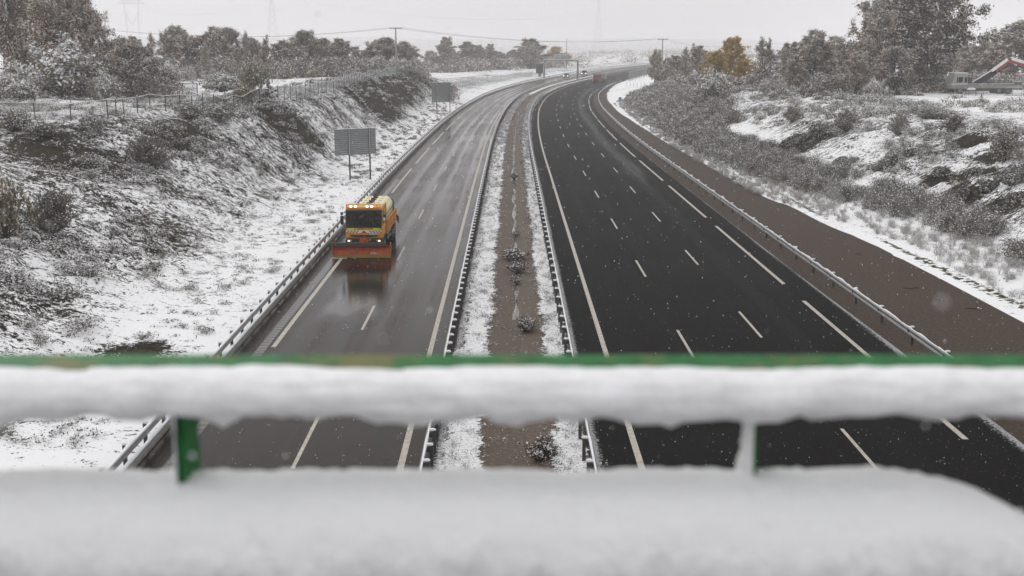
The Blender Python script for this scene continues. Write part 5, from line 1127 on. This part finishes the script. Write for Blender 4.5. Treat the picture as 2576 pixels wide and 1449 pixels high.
M['sign_back'] = b.set(color=c_, rough=.5, metal=.2)
sign_back('back of the nearer, larger grey road sign on two thin posts', (-15.4,109.0,.08), (-13.62,110.2,.03), -1.45, 2.85, 2.35, 4.80)
sign_back('back of the farther grey road sign panel on two thin posts beside the left barrier', (-14.4,222,.51), (-12.0,224.0,.47), -1.1, 3.35, 2.0, 5.75)
def small_sign(label, x, y, z, h, w_, ph, mat, back=False, name='marker_sign'):
    o = empty(name, (x, y, z)); tag(o, label, 'sign'); m = MB(); m.tube((0, .03, -.2), (0, .03, h), .035, n=8); m.build('post', M['steel'], o)
    m = MB(); m.box((0, 0, h-ph/2), (w_, .03, ph)); m.build('panel', mat, o, bevel=.008); m = MB(); m.box((0, 0, h+.02), (w_*.98, .05, .045)); m.build('snow_cap', M['snow'], o, bevel=.015); return o
M['bluep'] = paint('blue_sign', (.02,.10,.42), .4, amt=.2)
small_sign('small grey marker sign on a short post beyond both big sign backs', -13.6, 262, 1.0, 1.9, .95, .3, M['steel'])
o = small_sign('small square blue marker sign on the snowy verge right of the bend', 23.2, 250, .9, 1.5, .62, .55, M['bluep'])
m = MB(); m.box((0, -.018, 1.08), (.36, .006, .04)); m.box((0, -.018, 1.30), (.16, .006, .14)); m.build('white_bar', M['whitep'], o.children[1])
# ---------------------------------------------------------------- gantry and its neighbours
ga = Vector((10.9, 396, float(RZ(396)))); gb_ = Vector((21.4, 381, float(RZ(381))))
o = empty('sign_gantry', ga, math.atan2((gb_-ga).y, (gb_-ga).x)); tag(o, 'steel sign gantry with a snow-dusted panel spanning the far grey carriageway', 'gantry'); L = (gb_-ga).xy.length; ht = 5.9
for x_, dz in ((0, 0), (L, float(gb_.z-ga.z))):
    m = MB(); m.box((x_, 0, (ht+dz)/2), (.45, .45, ht-dz)); m.build('column', M['steel'], o)
m = MB(); m.box((L/2, 0, ht), (L+.5, .5, .42)); m.build('beam', M['steel'], o); m = MB(); m.box((L/2, 0, ht+.26), (L+.5, .52, .10)); m.build('snow_cap', M['snow'], o, bevel=.04)
m = MB()
for k in range(13): m.tube((.3+k*.55, 0, ht+.2), (.3+k*.55, 0, ht+1.2), .03, n=5)
m.tube((.3, 0, ht+1.2), (6.9, 0, ht+1.2), .03, n=5); m.tube((.3, 0, ht+.75), (6.9, 0, ht+.75), .025, n=5); m.build('handrail', M['steel'], o)
m = MB(); m.box((9.6, -.1, ht+1.15), (7.4, .22, 1.5)); s_p = m.build('sign_panel', plain('frosted_sign_back', (.26,.28,.31), .5, .2, .5, 2., dirt=((.75,.75,.76), .9)), o, bevel=.03)
m = MB()
for k in range(6): m.box((6.4+k*1.28, -.24, ht+1.15), (.1, .08, 1.5))
m.build('strut', M['steel'], s_p); m = MB(); m.box((9.6, -.1, ht+1.95), (7.4, .3, .12)); m.build('snow_cap', M['snow'], s_p, bevel=.04)
o = empty('road_sign', (8.2, 400, float(RZ(400))), .15); tag(o, 'dark green sign back in a pale frame just left of the gantry', 'road sign')
m = MB(); m.box((1.2, 0, 2.9), (2.3, .06, 3.1)); m.build('panel', M['darkgreen'], o); m = MB(); m.box((1.2, -.02, 4.5), (2.5, .1, .1)); m.box((0, -.02, 2.2), (.1, .1, 4.6)); m.box((2.4, -.02, 2.2), (.1, .1, 4.6)); m.build('frame', M['steel'], o)
o = empty('equipment_cabinet', (9.6, 404, float(RZ(404)))); tag(o, 'small pale cabinet at the foot of the gantry', 'cabinet'); m = MB(); m.box((0, 0, .7), (1.1, .7, 1.5)); m.build('housing', M['greyp'], o, bevel=.04); m = MB(); m.box((0, 0, 1.5), (1.2, .8, .12)); m.build('snow_cap', M['snow'], o, bevel=.04)
o = empty('lamp_mast', (21.9, 470, float(RZ(470)))); tag(o, 'tall thin lamp mast rising behind the gantry', 'mast'); m = MB(); m.tube((0, 0, 0), (0, 0, 12.2), .17, .08, n=8); m.build('pole', M['steel'], o); m = MB(); m.box((.1, 0, 12.25), (.5, .25, .12)); m.build('lamp_head', M['greyp'], o)
o = empty('marker_post', (20.3, 386, float(RZ(386)))); tag(o, 'short white marker post in the median beside the gantry column', 'post'); m = MB(); m.box((0, 0, .55), (.16, .1, 1.2)); m.build('post', M['whitep'], o)
# ---------------------------------------------------------------- poles and wires
def utility_pole(label, x, y, z, h, rz, arm=2.5):
    o = empty('power_pole', (x, y, z), rz); tag(o, label, 'power pole'); m = MB(); m.tube((0, 0, -.3), (0, 0, h), .22, .13, n=8); m.build('pole', plain('pale_concrete_pole', (.33,.31,.29), .8), o)
    m = MB(); m.box((0, -.12, h-.05), (arm, .1, .12)); m.build('crossarm', M['steel_dark'], o)
    for s in (-1, 0, 1): m = MB(); m.tube((s*arm*.46, -.12, h), (s*arm*.46, -.12, h+.22), .05, n=6); m.build('insulator', M['greyp'], o)
    return o
utility_pole('pale concrete power pole with a crossarm, rising from the bushes left of the motorway', -23.7, 240, 7.3, 9.4, .1)
utility_pole('pale concrete power pole with a crossarm, right of the far bend', 36.9, 288, 3.6, 11.4, .1)
utility_pole('faint power pole with a crossarm behind the orange autumn tree', 74, 395, 4, 10.2, .1)
def wire(label, pts, sag, r, name='power_line', off=(0,), cat='power line'):
    V, F = [], []; m = MB()
    for o_ in off:
        for (p, q) in zip(pts, pts[1:]):
            n = 22; prev = None
            for k in range(n+1):
                t = k/n; w_ = Vector(p).lerp(Vector(q), t) + Vector((o_, 0, -4*sag*t*(1-t)))
                if prev is not None: m.tube(prev, w_, r, n=4, cap=False)
                prev = w_
    return tag(m.build(name, M['steel_dark']), label, cat)
wire('thin sagging wires strung between the two pale concrete poles over the motorway', [(-23.7, 240, 16.85), (36.9, 288, 15.15)], 1.7, .016, off=(-1.1, 0, 1.1))
wire('thin wires running left from the left concrete pole behind the trees', [(-23.7, 240, 16.85), (-88, 262, 16.6)], 1.6, .016, off=(-1.1, 0, 1.1))
wire('thin wires running right from the right concrete pole towards the orange tree', [(36.9, 288, 15.15), (74, 395, 14.2)], 1.2, .016, off=(-1.1, 0, 1.1))
M['pylon'] = plain('pylon_steel', (.40,.41,.42), .6, .3)
def pylon(label, x, y, h, w0, arms, rz=0, r=.045):
    o = empty('pylon', (x, y, HX(x, y)-.5), rz); tag(o, label, 'pylon'); m = MB(); n = 12; wf = lambda t: (w0*(1-t)**1.6+.6)/2
    for k in range(n):
        t0, t1 = k/n, (k+1)/n; a, b_ = wf(t0), wf(t1)
        for sx_, sy_ in ((-1,-1),(1,-1),(1,1),(-1,1)): m.tube((sx_*a, sy_*a, h*t0), (sx_*b_, sy_*b_, h*t1), r, n=4, cap=False)
        for s in (-1, 1): m.tube((-a, s*a, h*t0), (b_, s*b_, h*t1), r*.7, n=4, cap=False); m.tube((a, s*a, h*t0), (-b_, s*b_, h*t1), r*.7, n=4, cap=False)
    m.build('lattice_tower', M['pylon'], o)
    for t, L_ in arms:
        m = MB(); a = wf(t); m.tube((-L_, 0, h*t), (L_, 0, h*t), r, n=4); m.tube((-L_, 0, h*t), (-a, 0, h*t+1.6), r*.8, n=4); m.tube((L_, 0, h*t), (a, 0, h*t+1.6), r*.8, n=4)
        for s in (-1, 1): m.tube((s*L_, 0, h*t), (s*L_, 0, h*t-1.8), .045, n=4)
        m.build('crossarm', M['pylon'], o)
    return o
pylon('tall faint lattice pylon rising out of the top of the photo above the left field', -132, 650, 46, 8.5, [(.62, 4.8), (.78, 6.2), (.92, 4.8)])
pylon('very faint tall pylon in the haze above the far bend of the motorway', 66, 900, 43, 9, [(.64, 5), (.8, 6.5), (.93, 5)], r=.035)
o = empty('pylon', (-222, 690, HX(-222, 690)-.5), .25); tag(o, 'faint wide-topped portal pylon right of the tall oak trees', 'pylon'); m = MB(); hz_ = 33
for s in (-1, 1):
    for dx_ in (-.6, .6): m.tube((s*3.2+dx_, 0, 0), (s*3.6+dx_*.3, 0, hz_-5), .07, n=4)
    for k in range(7): m.tube((s*3.2-.6+.1*k, 0, k*4), (s*3.2+.6, 0, k*4+4), .045, n=4)
    m.tube((s*3.6, 0, hz_-5), (s*4.2, 0, hz_), .12, n=4); m.tube((s*3.6, 0, hz_-5), (0, 0, hz_-12), .1, n=4); m.tube((s*4.2, 0, hz_+.9), (s*4.2, 0, hz_+3), .08, n=4)
m.build('portal_frame', M['pylon'], o); m = MB(); m.tube((-8, 0, hz_), (8, 0, hz_), .09, n=4); m.tube((-8, 0, hz_), (-5, 0, hz_+1.8), .07, n=4); m.tube((8, 0, hz_), (5, 0, hz_+1.8), .07, n=4); m.tube((-5, 0, hz_+1.8), (5, 0, hz_+1.8), .07, n=4)
for k in range(10): m.tube((-5+k, 0, hz_), (-4.5+k, 0, hz_+1.8), .045, n=4); m.tube((-4.5+k, 0, hz_+1.8), (-4+k, 0, hz_), .045, n=4)
m.build('crossarm', M['pylon'], o)
wire('long faint high-voltage wires crossing the sky between the far pylons', [(-222, 690, 40), (-132, 650, 43), (66, 900, 41)], 9, .014, 'high_voltage_line', (-5, 0, 5))
# ---------------------------------------------------------------- fences
def net(name, col, a, sc_=60):
    b = NB(name); v = b.coord('UV'); u = b.xyz(v)
    p = b.math('ABSOLUTE', b.math('SUBTRACT', b.math('FRACT', b.math('MULTIPLY', b.math('ADD', u[0], u[1]), 14)), .5)); q = b.math('ABSOLUTE', b.math('SUBTRACT', b.math('FRACT', b.math('MULTIPLY', b.math('SUBTRACT', u[0], u[1]), 14)), .5))
    k = b.math('LESS_THAN', b.math('MINIMUM', p, q), a)
    return b.set(color=col, rough=.6, metal=.0, alpha=k)
M['net_dark'] = net('dark_chain_link', (.10,.10,.095), .085); M['net_frost'] = net('frosted_chain_link', (.50,.52,.53), .13); M['net_green'] = net('green_chain_link', (.20,.25,.22), .11)
def fence(label, pts, h, pm, nm, spacing, r=.035, name='mesh_fence', rails=(), toprail=True, grp=None, snow=True):
    P = [Vector((x, y, HX(x, y))) for x, y in pts]; o = empty(name, P[0]); tag(o, label, 'fence', grp); O = P[0]
    path = [P[0]]; posts = [P[0]]; acc = 0
    for a, b_ in zip(P, P[1:]):
        d = (b_-a); n = max(1, round(d.xy.length/spacing))
        for k in range(1, n+1): x, y = a.x+d.x*k/n, a.y+d.y*k/n; posts.append(Vector((x, y, HX(x, y))))
    for i, p in enumerate(posts[:98]):
        m = MB(); hh = h*(1+.05*math.sin(i*7.1)); m.tube((0, 0, -.3), (.03*math.sin(i*3.3), 0, hh), r, n=6); m.ellips((.03*math.sin(i*3.3), 0, hh+.02), (r*1.2, r*1.2, .035), 1, 6, 4)
        m.build('post', [pm, M['snow']], o, loc=p-O)
    if nm:
        V = []; UV = []; dist = 0
        for i, p in enumerate(posts):
            if i: dist += (p-posts[i-1]).xy.length
            for z in (.03, h*.97): V.append(p-O+Vector((0, 0, z))); UV.append((dist, z))
        F = [(2*i, 2*i+2, 2*i+3, 2*i+1) for i in range(len(posts)-1)]
        link('netting', mesh_np('netting', V, F, nm, uv=UV), o)
    m = MB()
    for z in rails:
        for a, b_ in zip(posts, posts[1:]): m.tube(a-O+Vector((0,0,z)), b_-O+Vector((0,0,z)), .008, n=4, cap=False)
    if toprail:
        for a, b_ in zip(posts, posts[1:]): m.tube(a-O+Vector((0,0,h*.97)), b_-O+Vector((0,0,h*.97)), .022, n=5, m=1 if snow else 0, cap=False)
    if m.v: m.build('wire', [pm, M['snow']], o)
    return o
fence('dark chain-link fence on thin posts along the crest of the left bank', [(-46, 86), (-38.2,86.5),(-33.0,86.8),(-31.1,89.4),(-31.4,94),(-30.8,99),(-29.1,102),(-27.2,110),(-25.4,121)], 1.35, M['steel_dark'], M['net_dark'], 2.2, .045)
fence('frosted pale chain-link fence climbing along the crest below the white field', [(-25.0,124.5),(-24.8,134),(-24.6,148),(-24.5,160),(-24.7,177),(-24.5,200),(-24.3,223),(-23.6,238)], 1.55, M['steel_dark'], M['net_frost'], 2.8, .04)
fence('greenish mesh fence running below the distant trees towards the gantry', [(-23.4,240),(-20,262),(-17.5,290),(-12.5,325),(-6,355),(2,385),(7,402)], 1.7, M['steel'], M['net_green'], 3.2, .04)
FP = [(643.4,228.3),(704,228.5),(719,228.5),(734.6,227),(744.6,225),(757.7,222),(765.7,221),(776.7,215),(782,218.5),(790.7,216),(802,213.6),(813,207.5),(822.4,207.5),(829,204),(840.7,205),(852.7,200.3),(863.2,197.8)]
FPW = [(-31.8,147.5),(-28.6,147.5),(-27.9,148.5),(-27.4,150.5),(-27.1,153),(-26.9,156),(-26.8,159),(-27.1,166),(-26.4,163.5),(-26.6,168),(-26.9,173),(-27.6,184),(-26.9,185),(-27.6,193),(-27.3,197),(-27.8,208),(-28.0,218)]
fence('row of thin dark field posts and wire along the near edge of the white field', sorted(FPW, key=lambda p: p[1]), .95, M['leafpost'] if 'leafpost' in M else M['bark'], None, 9, .05, 'wire_fence', (.4, .75), toprail=False)
fence('short row of leaning dark posts at the back of the white field', [(-33.8,152),(-36.5,168),(-37,190),(-38.5,215)], .95, M['bark'], None, 12, .06, 'wire_fence', (.7,), toprail=False)
fence('line of thin wire-fence posts along the crest of the right bank', [(33.8,205),(35.5,182),(38,164),(42.5,152),(47,143),(52,137),(58,133),(66,131)], 1.05, M['steel_dark'], None, 6.5, .03, 'wire_fence', (.5, .9), toprail=False)
fence('distant wire fence across the right field beside the power pole', [(36,262),(33,290),(31.5,320)], 1.3, M['steel'], None, 6, .04, 'wire_fence', (.6, 1.1), toprail=False)
fence('grey mesh fence panel beside the dark carriageway at the far bend', [(37.2,372),(41.6,390),(47,408)], 2.9, M['steel'], M['net_green'], 5, .07)
o = empty('field_gate', (-37.4, 132.5, HX(-37.4, 132.5)), .55); tag(o, 'small square mesh gate frame in the gap left of the grey-green bush', 'gate')
m = MB()
for x_ in (0, 1.65): m.tube((x_, 0, -.1), (x_, 0, 1.35), .05, n=6)
m.tube((0, 0, 1.32), (1.65, 0, 1.32), .035); m.tube((0, 0, .1), (1.65, 0, .1), .03); m.build('frame', M['steel_dark'], o)
link('netting', mesh_np('netting', [(0,0,.1),(1.65,0,.1),(1.65,0,1.3),(0,0,1.3)], [(0,1,2,3)], M['net_frost'], uv=[(0,0),(1.65,0),(1.65,1.2),(0,1.2)]), o)
m = MB(); m.tube((.2, 0, 1.36), (1.6, 0, 1.36), .02); m.build('snow_cap', M['snow'], o)
# stepped drain down the left bank
o = empty('bank_drain', (-24.2, 171, HX(-24.2, 171))); tag(o, 'narrow stepped concrete drain running down the left bank above the farther sign', 'drain'); m = MB(); n = 26
for k in range(n):
    t = k/n; x, y = -24.2+7.4*t, 171-5.5*t; z = HX(x, y)-o.location.z
    m.box((x+24.2, y-171, z+.05), (.34, .5, .14), 0, rz=-.6); m.box((x+24.2+.05, y-171+.3, z+.16), (.3, .1, .12), 1, rz=-.6); m.box((x+24.2+.05, y-171-.3, z+.16), (.3, .1, .12), 1, rz=-.6)
m.build('channel', [M['leaf_dark'], M['leaf_snow']], o)
# rocks of the right bank
M['rock'] = plain('dark_wet_rock', (.026,.020,.015), .8, 0, .5, 2.5, spec=.1, dirt=((.80,.80,.81), 1.0), bump=.8)
rk = np.random.RandomState(9); nk = 0
def rock(label, u, q, s, grp='dark rocks breaking through the snow of the right bank'):
    x = float(XU(u, q)); z = float(HT(u, q)); o = empty('rock', (x, q, z)); tag(o, label, 'rock', grp)
    n = 200; ph = np.arccos(1-2*(np.arange(n)+.5)/n); th = np.arange(n)*2.39996
    D_ = np.stack([np.sin(ph)*np.cos(th), np.sin(ph)*np.sin(th), np.cos(ph)], 1); k = rk.randint(100); r_ = 1+.9*fbm(D_[:, 0]*1.6+k, D_[:, 1]*1.6+D_[:, 2]*2, 4)+.25*fbm(D_[:, 0]*6+k, D_[:, 2]*6, 2)
    V = D_*r_[:, None]*[s*.95, s*1.15, s*.42]; V = V @ np.array(Matrix.Rotation(-.5, 3, 'Y')).T
    bm = bmesh.new(); vs = [bm.verts.new(v_) for v_ in V]; bmesh.ops.convex_hull(bm, input=vs); bmesh.ops.subdivide_edges(bm, edges=bm.edges, cuts=1, use_grid_fill=True)
    for v_ in bm.verts: v_.co += Vector((rk.normal(), rk.normal(), rk.normal()))*.05*s
    bm.faces.ensure_lookup_table(); bm.normal_update()
    me = bpy.data.meshes.new('stone'); bm.to_mesh(me); bm.free(); me.materials.append(M['rock']); link('stone', me, o)
    top = V[V[:, 2] > .12*s*1]; bm = bmesh.new()
    for v_ in top: bm.verts.new(v_*[.86, .86, 1.0]+np.array([0, 0, .10*s]))
    if False:
        bmesh.ops.convex_hull(bm, input=bm.verts[:]); me = bpy.data.meshes.new('snow_cap'); bm.to_mesh(me); me.materials.append(M['snow']); link('snow_cap', me, o)
    bm.free()
for lab, u, q, s in [('largest dark brown rock slab in the snow of the right bank, above the thicket', 29.6, 121.8, 1.7), ('dark rock slab just right of and above the largest slab', 32.4, 119.5, 1.5), ('narrow dark rock between the two largest slabs', 30.7, 118.5, .9),
    ('small dark rock at the thicket edge, right of the largest slab', 30.1, 105.8, .8), ('small round dark rock beside the thicket edge, right of the largest slab', 30.8, 104.0, .75), ('mossy dark boulder above the middle of the thicket', 31.4, 96.8, 1.25),
    ('small split dark rock uphill of the mossy boulder', 33.8, 97.5, .8), ('dark low rock right of the mossy boulder', 32.5, 87.5, .8), ('dark jagged boulder low on the right bank above the thicket', 31.1, 80.0, 1.05), ('dark rock uphill of the jagged low boulder', 33.8, 84.2, .8),
    ('squarish dark boulder near the right edge of the bank', 32.8, 78.8, .8), ('dark rock patch lowest at the right edge', 31.6, 74.0, 1.0), ('dark upright rock at the right edge of the photo', 32.9, 74.6, .9), ('dark rock high at the right edge of the bank', 34.8, 79.0, .8),
    ('far dark rock patch on the snowy bank beside the blue marker sign', 27.7, 231, 1.5), ('thin dark rock shelf under the crest of the right bank', 42.2, 115.2, .9)]:
    rock(lab, u, q, s*.95)
M['crane_red'] = paint('crane_red_paint', (.30,.03,.03), .5, amt=.6)
# ---------------------------------------------------------------- crane lorry and site clutter on the right plateau
CX, CY = 61.0, 163.0; cz_ = HX(CX+3, CY-2)
o = empty('crane_truck', (CX, CY, cz_)); tag(o, 'grey lorry with raised snow-covered red crane boom at the right edge', 'crane truck')
m = MB(); m.prism([(0,.75),(.02,1.55),(.28,2.72),(.6,2.85),(2.15,2.85),(2.2,.75)], 'y', -1.15, 1.15); cb = m.build('cab', M['greyp'], o, bevel=.06)
m = MB(); m.prism([(.62,1.65),(.66,2.35),(.78,2.35),(.78,1.62)], 'y', -1.18, -1.14); m.prism([(.86,1.62),(.86,2.35),(1.45,2.35),(1.45,1.68)], 'y', -1.18, -1.14); m.prism([(1.72,1.62),(1.72,2.35),(2.05,2.35),(2.05,1.62)], 'y', -1.18, -1.14); m.build('window', M['glass_dark'], cb, bevel=.01)
m = MB(); m.box((1.25, 0, 2.9), (1.8, 2.1, .12)); m.build('snow_cap', M['leaf_snow'], cb, bevel=.05)
m = MB(); m.box((5.9, 0, 1.05), (7.4, 2.3, .42)); m.build('flatbed', plain('dusty_bed', (.33,.32,.28), .8), o, bevel=.02); m = MB(); m.box((7.8, .3, 1.45), (4.2, 1.6, .4)); m.build('bed_load', plain('dark_planks', (.14,.13,.115), .9), o); m = MB(); m.box((4.5, 0, .65), (8.2, .9, .35)); m.box((2.5, -.9, 1.5), (.35, .3, 1.6)); m.tube((2.75, -1, .9), (2.75, -1, 3.0), .08); m.build('chassis', M['steel_dark'], o)
for y_ in (1.2, 6.6, 7.9):
    for s in (-1, 1):
        m = MB(); m.tube((y_, s*.85, .5), (y_, s*1.12, .5), .5, n=18); wv_ = m.build('wheel', M['rubber'], o); m = MB(); m.tube((y_, s*1.1, .5), (y_, s*1.14, .5), .26, n=12); m.build('rim', M['steel'], wv_)
def boom(p, q, wd, name, m1, par_, snow=True, sw=.1):
    p = Vector(p); q = Vector(q); d = q-p; L_ = d.length; a = math.atan2(d.z, d.x); m = MB(); mid_ = (p+q)/2
    m.box(mid_, (L_, .4, wd), 0, ry=-a, ); oo = m.build(name, m1, par_, bevel=.03)
    if snow: m = MB(); nrm = Vector((-math.sin(a), 0, math.cos(a))); m.box(mid_+nrm*(wd*.5+sw*.3)+Vector((0,-.06,0)), (L_*.98, .44, sw*1.6), 0, ry=-a); m.box(mid_+nrm*wd*.26+Vector((0,-.215,0)), (L_*.94, .03, wd*.42), 0, ry=-a) if sw > .055 else None; m.build('snow_cap', M['leaf_snow'], oo, bevel=.03)
    return oo
boom((3.1, -.2, 1.15), (6.3, -.2, 3.15), .80, 'crane_boom', M['black'], o, True, .05)
boom((5.7, -.2, 2.95), (7.95, -.2, 4.65), .56, 'crane_boom', M['crane_red'], o, True, .06)
boom((8.1, -.2, 4.68), (13.2, -.2, 3.25), .60, 'crane_jib', M['crane_red'], o, True, .12)
m = MB(); m.tube((7.9, -.2, 4.2), (8.7, -.2, 3.85), .14, n=8); m.tube((8.7, -.2, 3.85), (11, -.2, 3.45), .09, n=8); m.build('ram', M['steel_dark'], o)
m = MB(); m.box((3.3, -.2, 1.2), (.9, .9, .7)); m.build('crane_base', M['black'], o, bevel=.04)
tp = lambda x, y: (x, y, HX(x, y))
o = empty('site_fence', tp(60.2, 158.8)); tag(o, 'temporary wire mesh fence with a snowy top bar in front of the crane lorry', 'fence')
for k in range(5): m = MB(); m.tube((k*2.0, 0, 0), (k*2.0+.05, 0, 1.55), .028, n=6); m.build('post', M['steel'], o)
m = MB(); m.tube((-.6, 0, 1.5), (8.1, 0, 1.56), .03, n=6); m.build('top_bar', M['leaf_snow'], o); link('netting', mesh_np('netting', [(0,0,.1),(8,0,.1),(8,0,1.5),(0,0,1.5)], [(0,1,2,3)], M['net_dark'], uv=[(0,0),(8,0),(8,1.4),(0,1.4)]), o)
def barrier_panel(label, x, y, rz, tilt):
    o = empty('crowd_barrier', tp(x, y), rz); o.rotation_euler = (tilt, 0, rz); tag(o, label, 'barrier'); m = MB()
    for a, b_ in (((0,0,.1),(2.2,0,.1)), ((0,0,1.1),(2.2,0,1.1)), ((0,0,0),(0,0,1.1)), ((2.2,0,0),(2.2,0,1.1))): m.tube(a, b_, .03, n=6)
    m.build('frame', M['steel'], o); m = MB()
    for k in range(14): m.tube((.15+k*.146, 0, .1), (.15+k*.146, 0, 1.1), .012, n=4)
    m.build('bars', M['steel'], o); m = MB(); m.tube((0, 0, 1.14), (2.2, 0, 1.14), .022, n=5); m.build('snow_cap', M['leaf_snow'], o)
barrier_panel('grey crowd barrier leaning in front of the crane lorry, the left one', 66.8, 158.0, -.12, .1); barrier_panel('grey crowd barrier right of the leaning one, half sunk in snowy scrap', 69.2, 157.6, -.1, -.15)
o = empty('trestle', tp(62.2, 158.0)); tag(o, 'snow-covered drum on a metal trestle in front of the lorry cab', 'trestle'); m = MB()
for s in (-1, 1):
    m.tube((s*.75, -.3, 0), (s*.6, 0, 1.0), .04, n=6); m.tube((s*.75, .3, 0), (s*.6, 0, 1.0), .04, n=6)
m.tube((-.75, -.3, .35), (.75, -.3, .35), .035, n=6)
for k in range(4): m.tube((-.6+k*.3, -.28, .35), (-.45+k*.3, -.28, .62), .025, n=5); m.tube((-.45+k*.3, -.28, .62), (-.3+k*.3, -.28, .35), .025, n=5)
m.build('frame', M['steel'], o); m = MB(); m.ellips((0, 0, .92), (.62, .35, .20)); m.build('drum', M['leaf_snow'], o); m = MB(); m.tube((-.65,-.1,.9),(-.5,-.1,1.14),.03); m.tube((-.5,-.1,1.14),(.5,-.1,1.14),.03); m.tube((.5,-.1,1.14),(.65,-.1,.9),.03); m.build('handle', M['steel_dark'], o)
o = empty('scrap_heap', tp(71.8, 158.5)); tag(o, 'heap of snowy metal scrap and poles at the right edge of the plateau', 'scrap heap', kind=None); m = MB(); rs = random.Random(4)
for k in range(80):
    p = Vector((rs.uniform(-1.8, 1.8), rs.uniform(-.8, .8), rs.uniform(.05, .8))); d = Vector((rs.uniform(-1, 1), rs.uniform(-.4, .4), rs.uniform(-.3, .3)))*.7; m.tube(p-d, p+d, .035, n=5, m=rs.choice([0, 1, 1]))
m.build('scrap', [M['steel_dark'], M['leaf_snow']], o)
# torn netting, tripod
o = empty('netting_screen', tp(52.8, 160.5)); tag(o, 'sagging torn dark green netting between short stakes at the edge of the plateau', 'netting')
V = []; F = []; nx_ = 40
for i in range(nx_+1):
    t = i/nx_; x = t*3.9; top = .95-.42*abs(math.sin(t*math.pi*3))*(1 if t < .95 else .3)+.1*(t > .5)
    for j in range(5): V.append((x, .12*math.sin(t*30+j), .02+top*j/4))
for i in range(nx_):
    for j in range(4): F.append((i*5+j, (i+1)*5+j, (i+1)*5+j+1, i*5+j+1))
link('net', mesh_np('net', V, F, plain('green_netting', (.02,.03,.026), .8), smooth=True), o)
for k in range(4): m = MB(); m.tube((k*1.3, 0, 0), (k*1.3+.05, 0, 1.15), .03, n=5); m.build('stake', M['bark'], o)
o = empty('stick_tripod', tp(56.9, 141.2)); tag(o, 'small dark tripod of sticks standing in the snow on the right plateau', 'tripod')
for a in (.3, 2.4, 4.5): m = MB(); m.tube((.5*math.cos(a), .5*math.sin(a), 0), (-.06*math.cos(a), -.06*math.sin(a), 1.25), .035, n=6); m.build('stick', M['bark'], o)
# fallen twigs
def twigs(label, x, y, n, s, sn):
    o = empty('fallen_twig', (x, y, .02)); tag(o, label, 'twig'); m = MB(); r2 = random.Random(int(x*10)); p = Vector((0, 0, .02)); 
    for k in range(n):
        a = r2.uniform(-.5, .5)+(math.pi if k % 2 else 0); q = Vector((math.cos(a)*s*r2.uniform(.4, 1), math.sin(a)*s*.5, r2.uniform(.02, .07))); m.tube(p*r2.random(), q, .014, .008, n=5); 
        if sn and k % 2 == 0: m.ellips(q*.7, (.09*s, .06*s, .045*s), 1, 8, 5)
    m.build('branch', [M['bark'], M['snow']], o)
twigs('thin brown fallen twig lying across the middle of the brown shoulder', 20.6, 58.2, 7, .55, False); twigs('snow-topped fallen twigs on the shoulder near the right edge, the longer pair', 22.0, 53.4, 8, .5, True); twigs('small snowy twig just above the longer snow-topped pair on the shoulder', 21.0, 55.3, 5, .3, True)
twigs('short dark twig near the snowy verge edge of the shoulder', 20.9, 68.5, 5, .4, False)
twigs('long bare branch lying on the snow beside the left barrier', -15.6, 56.5, 5, 1.3, False)
# falling snow
r_ = np.random.RandomState(3); N = 6800; q = 2.2+70*r_.rand(N)**.75; q[:40] = r_.uniform(.7, 2.4, 40); X = (r_.rand(N)-.5)*q*1.0; Zc = CAMZ - q*r_.uniform(-.06, .50, N); ok = Zc > .1; q, X, Zc = q[ok], X[ok], Zc[ok]; N = len(q)
s_ = r_.uniform(.0035, .010, N)*np.clip(q/20, .30, 1.25); oct_ = np.array([(1,0,0),(-1,0,0),(0,1,0),(0,-1,0),(0,0,1),(0,0,-1)], float); V = (np.stack([X, q, Zc], 1)[:, None]+oct_[None]*s_[:, None, None]*[1, 1, 1.3]).reshape(-1, 3)
T_ = np.array([(0,2,4),(2,1,4),(1,3,4),(3,0,4),(2,0,5),(1,2,5),(3,1,5),(0,3,5)]); F = (np.arange(N)[:, None, None]*6+T_[None]).reshape(-1, 3)
tag(link('falling_snow', mesh_np('falling_snow', V, F, M['snow'])), 'snowflakes drifting down over the motorway', 'snowflakes', kind='stuff')
# ---------------------------------------------------------------- haze
hb = MB(); hb.box((300, 1600, 27), (4200, 3700, 80))
hm = bpy.data.materials.new('haze'); hm.use_nodes = True; hm.node_tree.nodes.clear()
pv = hm.node_tree.nodes.new('ShaderNodeVolumePrincipled'); pv.inputs['Color'].default_value = (.985, .98, .985, 1); pv.inputs['Density'].default_value = .0006
pv.inputs['Anisotropy'].default_value = .0
om = hm.node_tree.nodes.new('ShaderNodeOutputMaterial'); hm.node_tree.links.new(pv.outputs[0], om.inputs['Volume'])
hz = hb.build('haze', hm); tag(hz, kind='stuff')
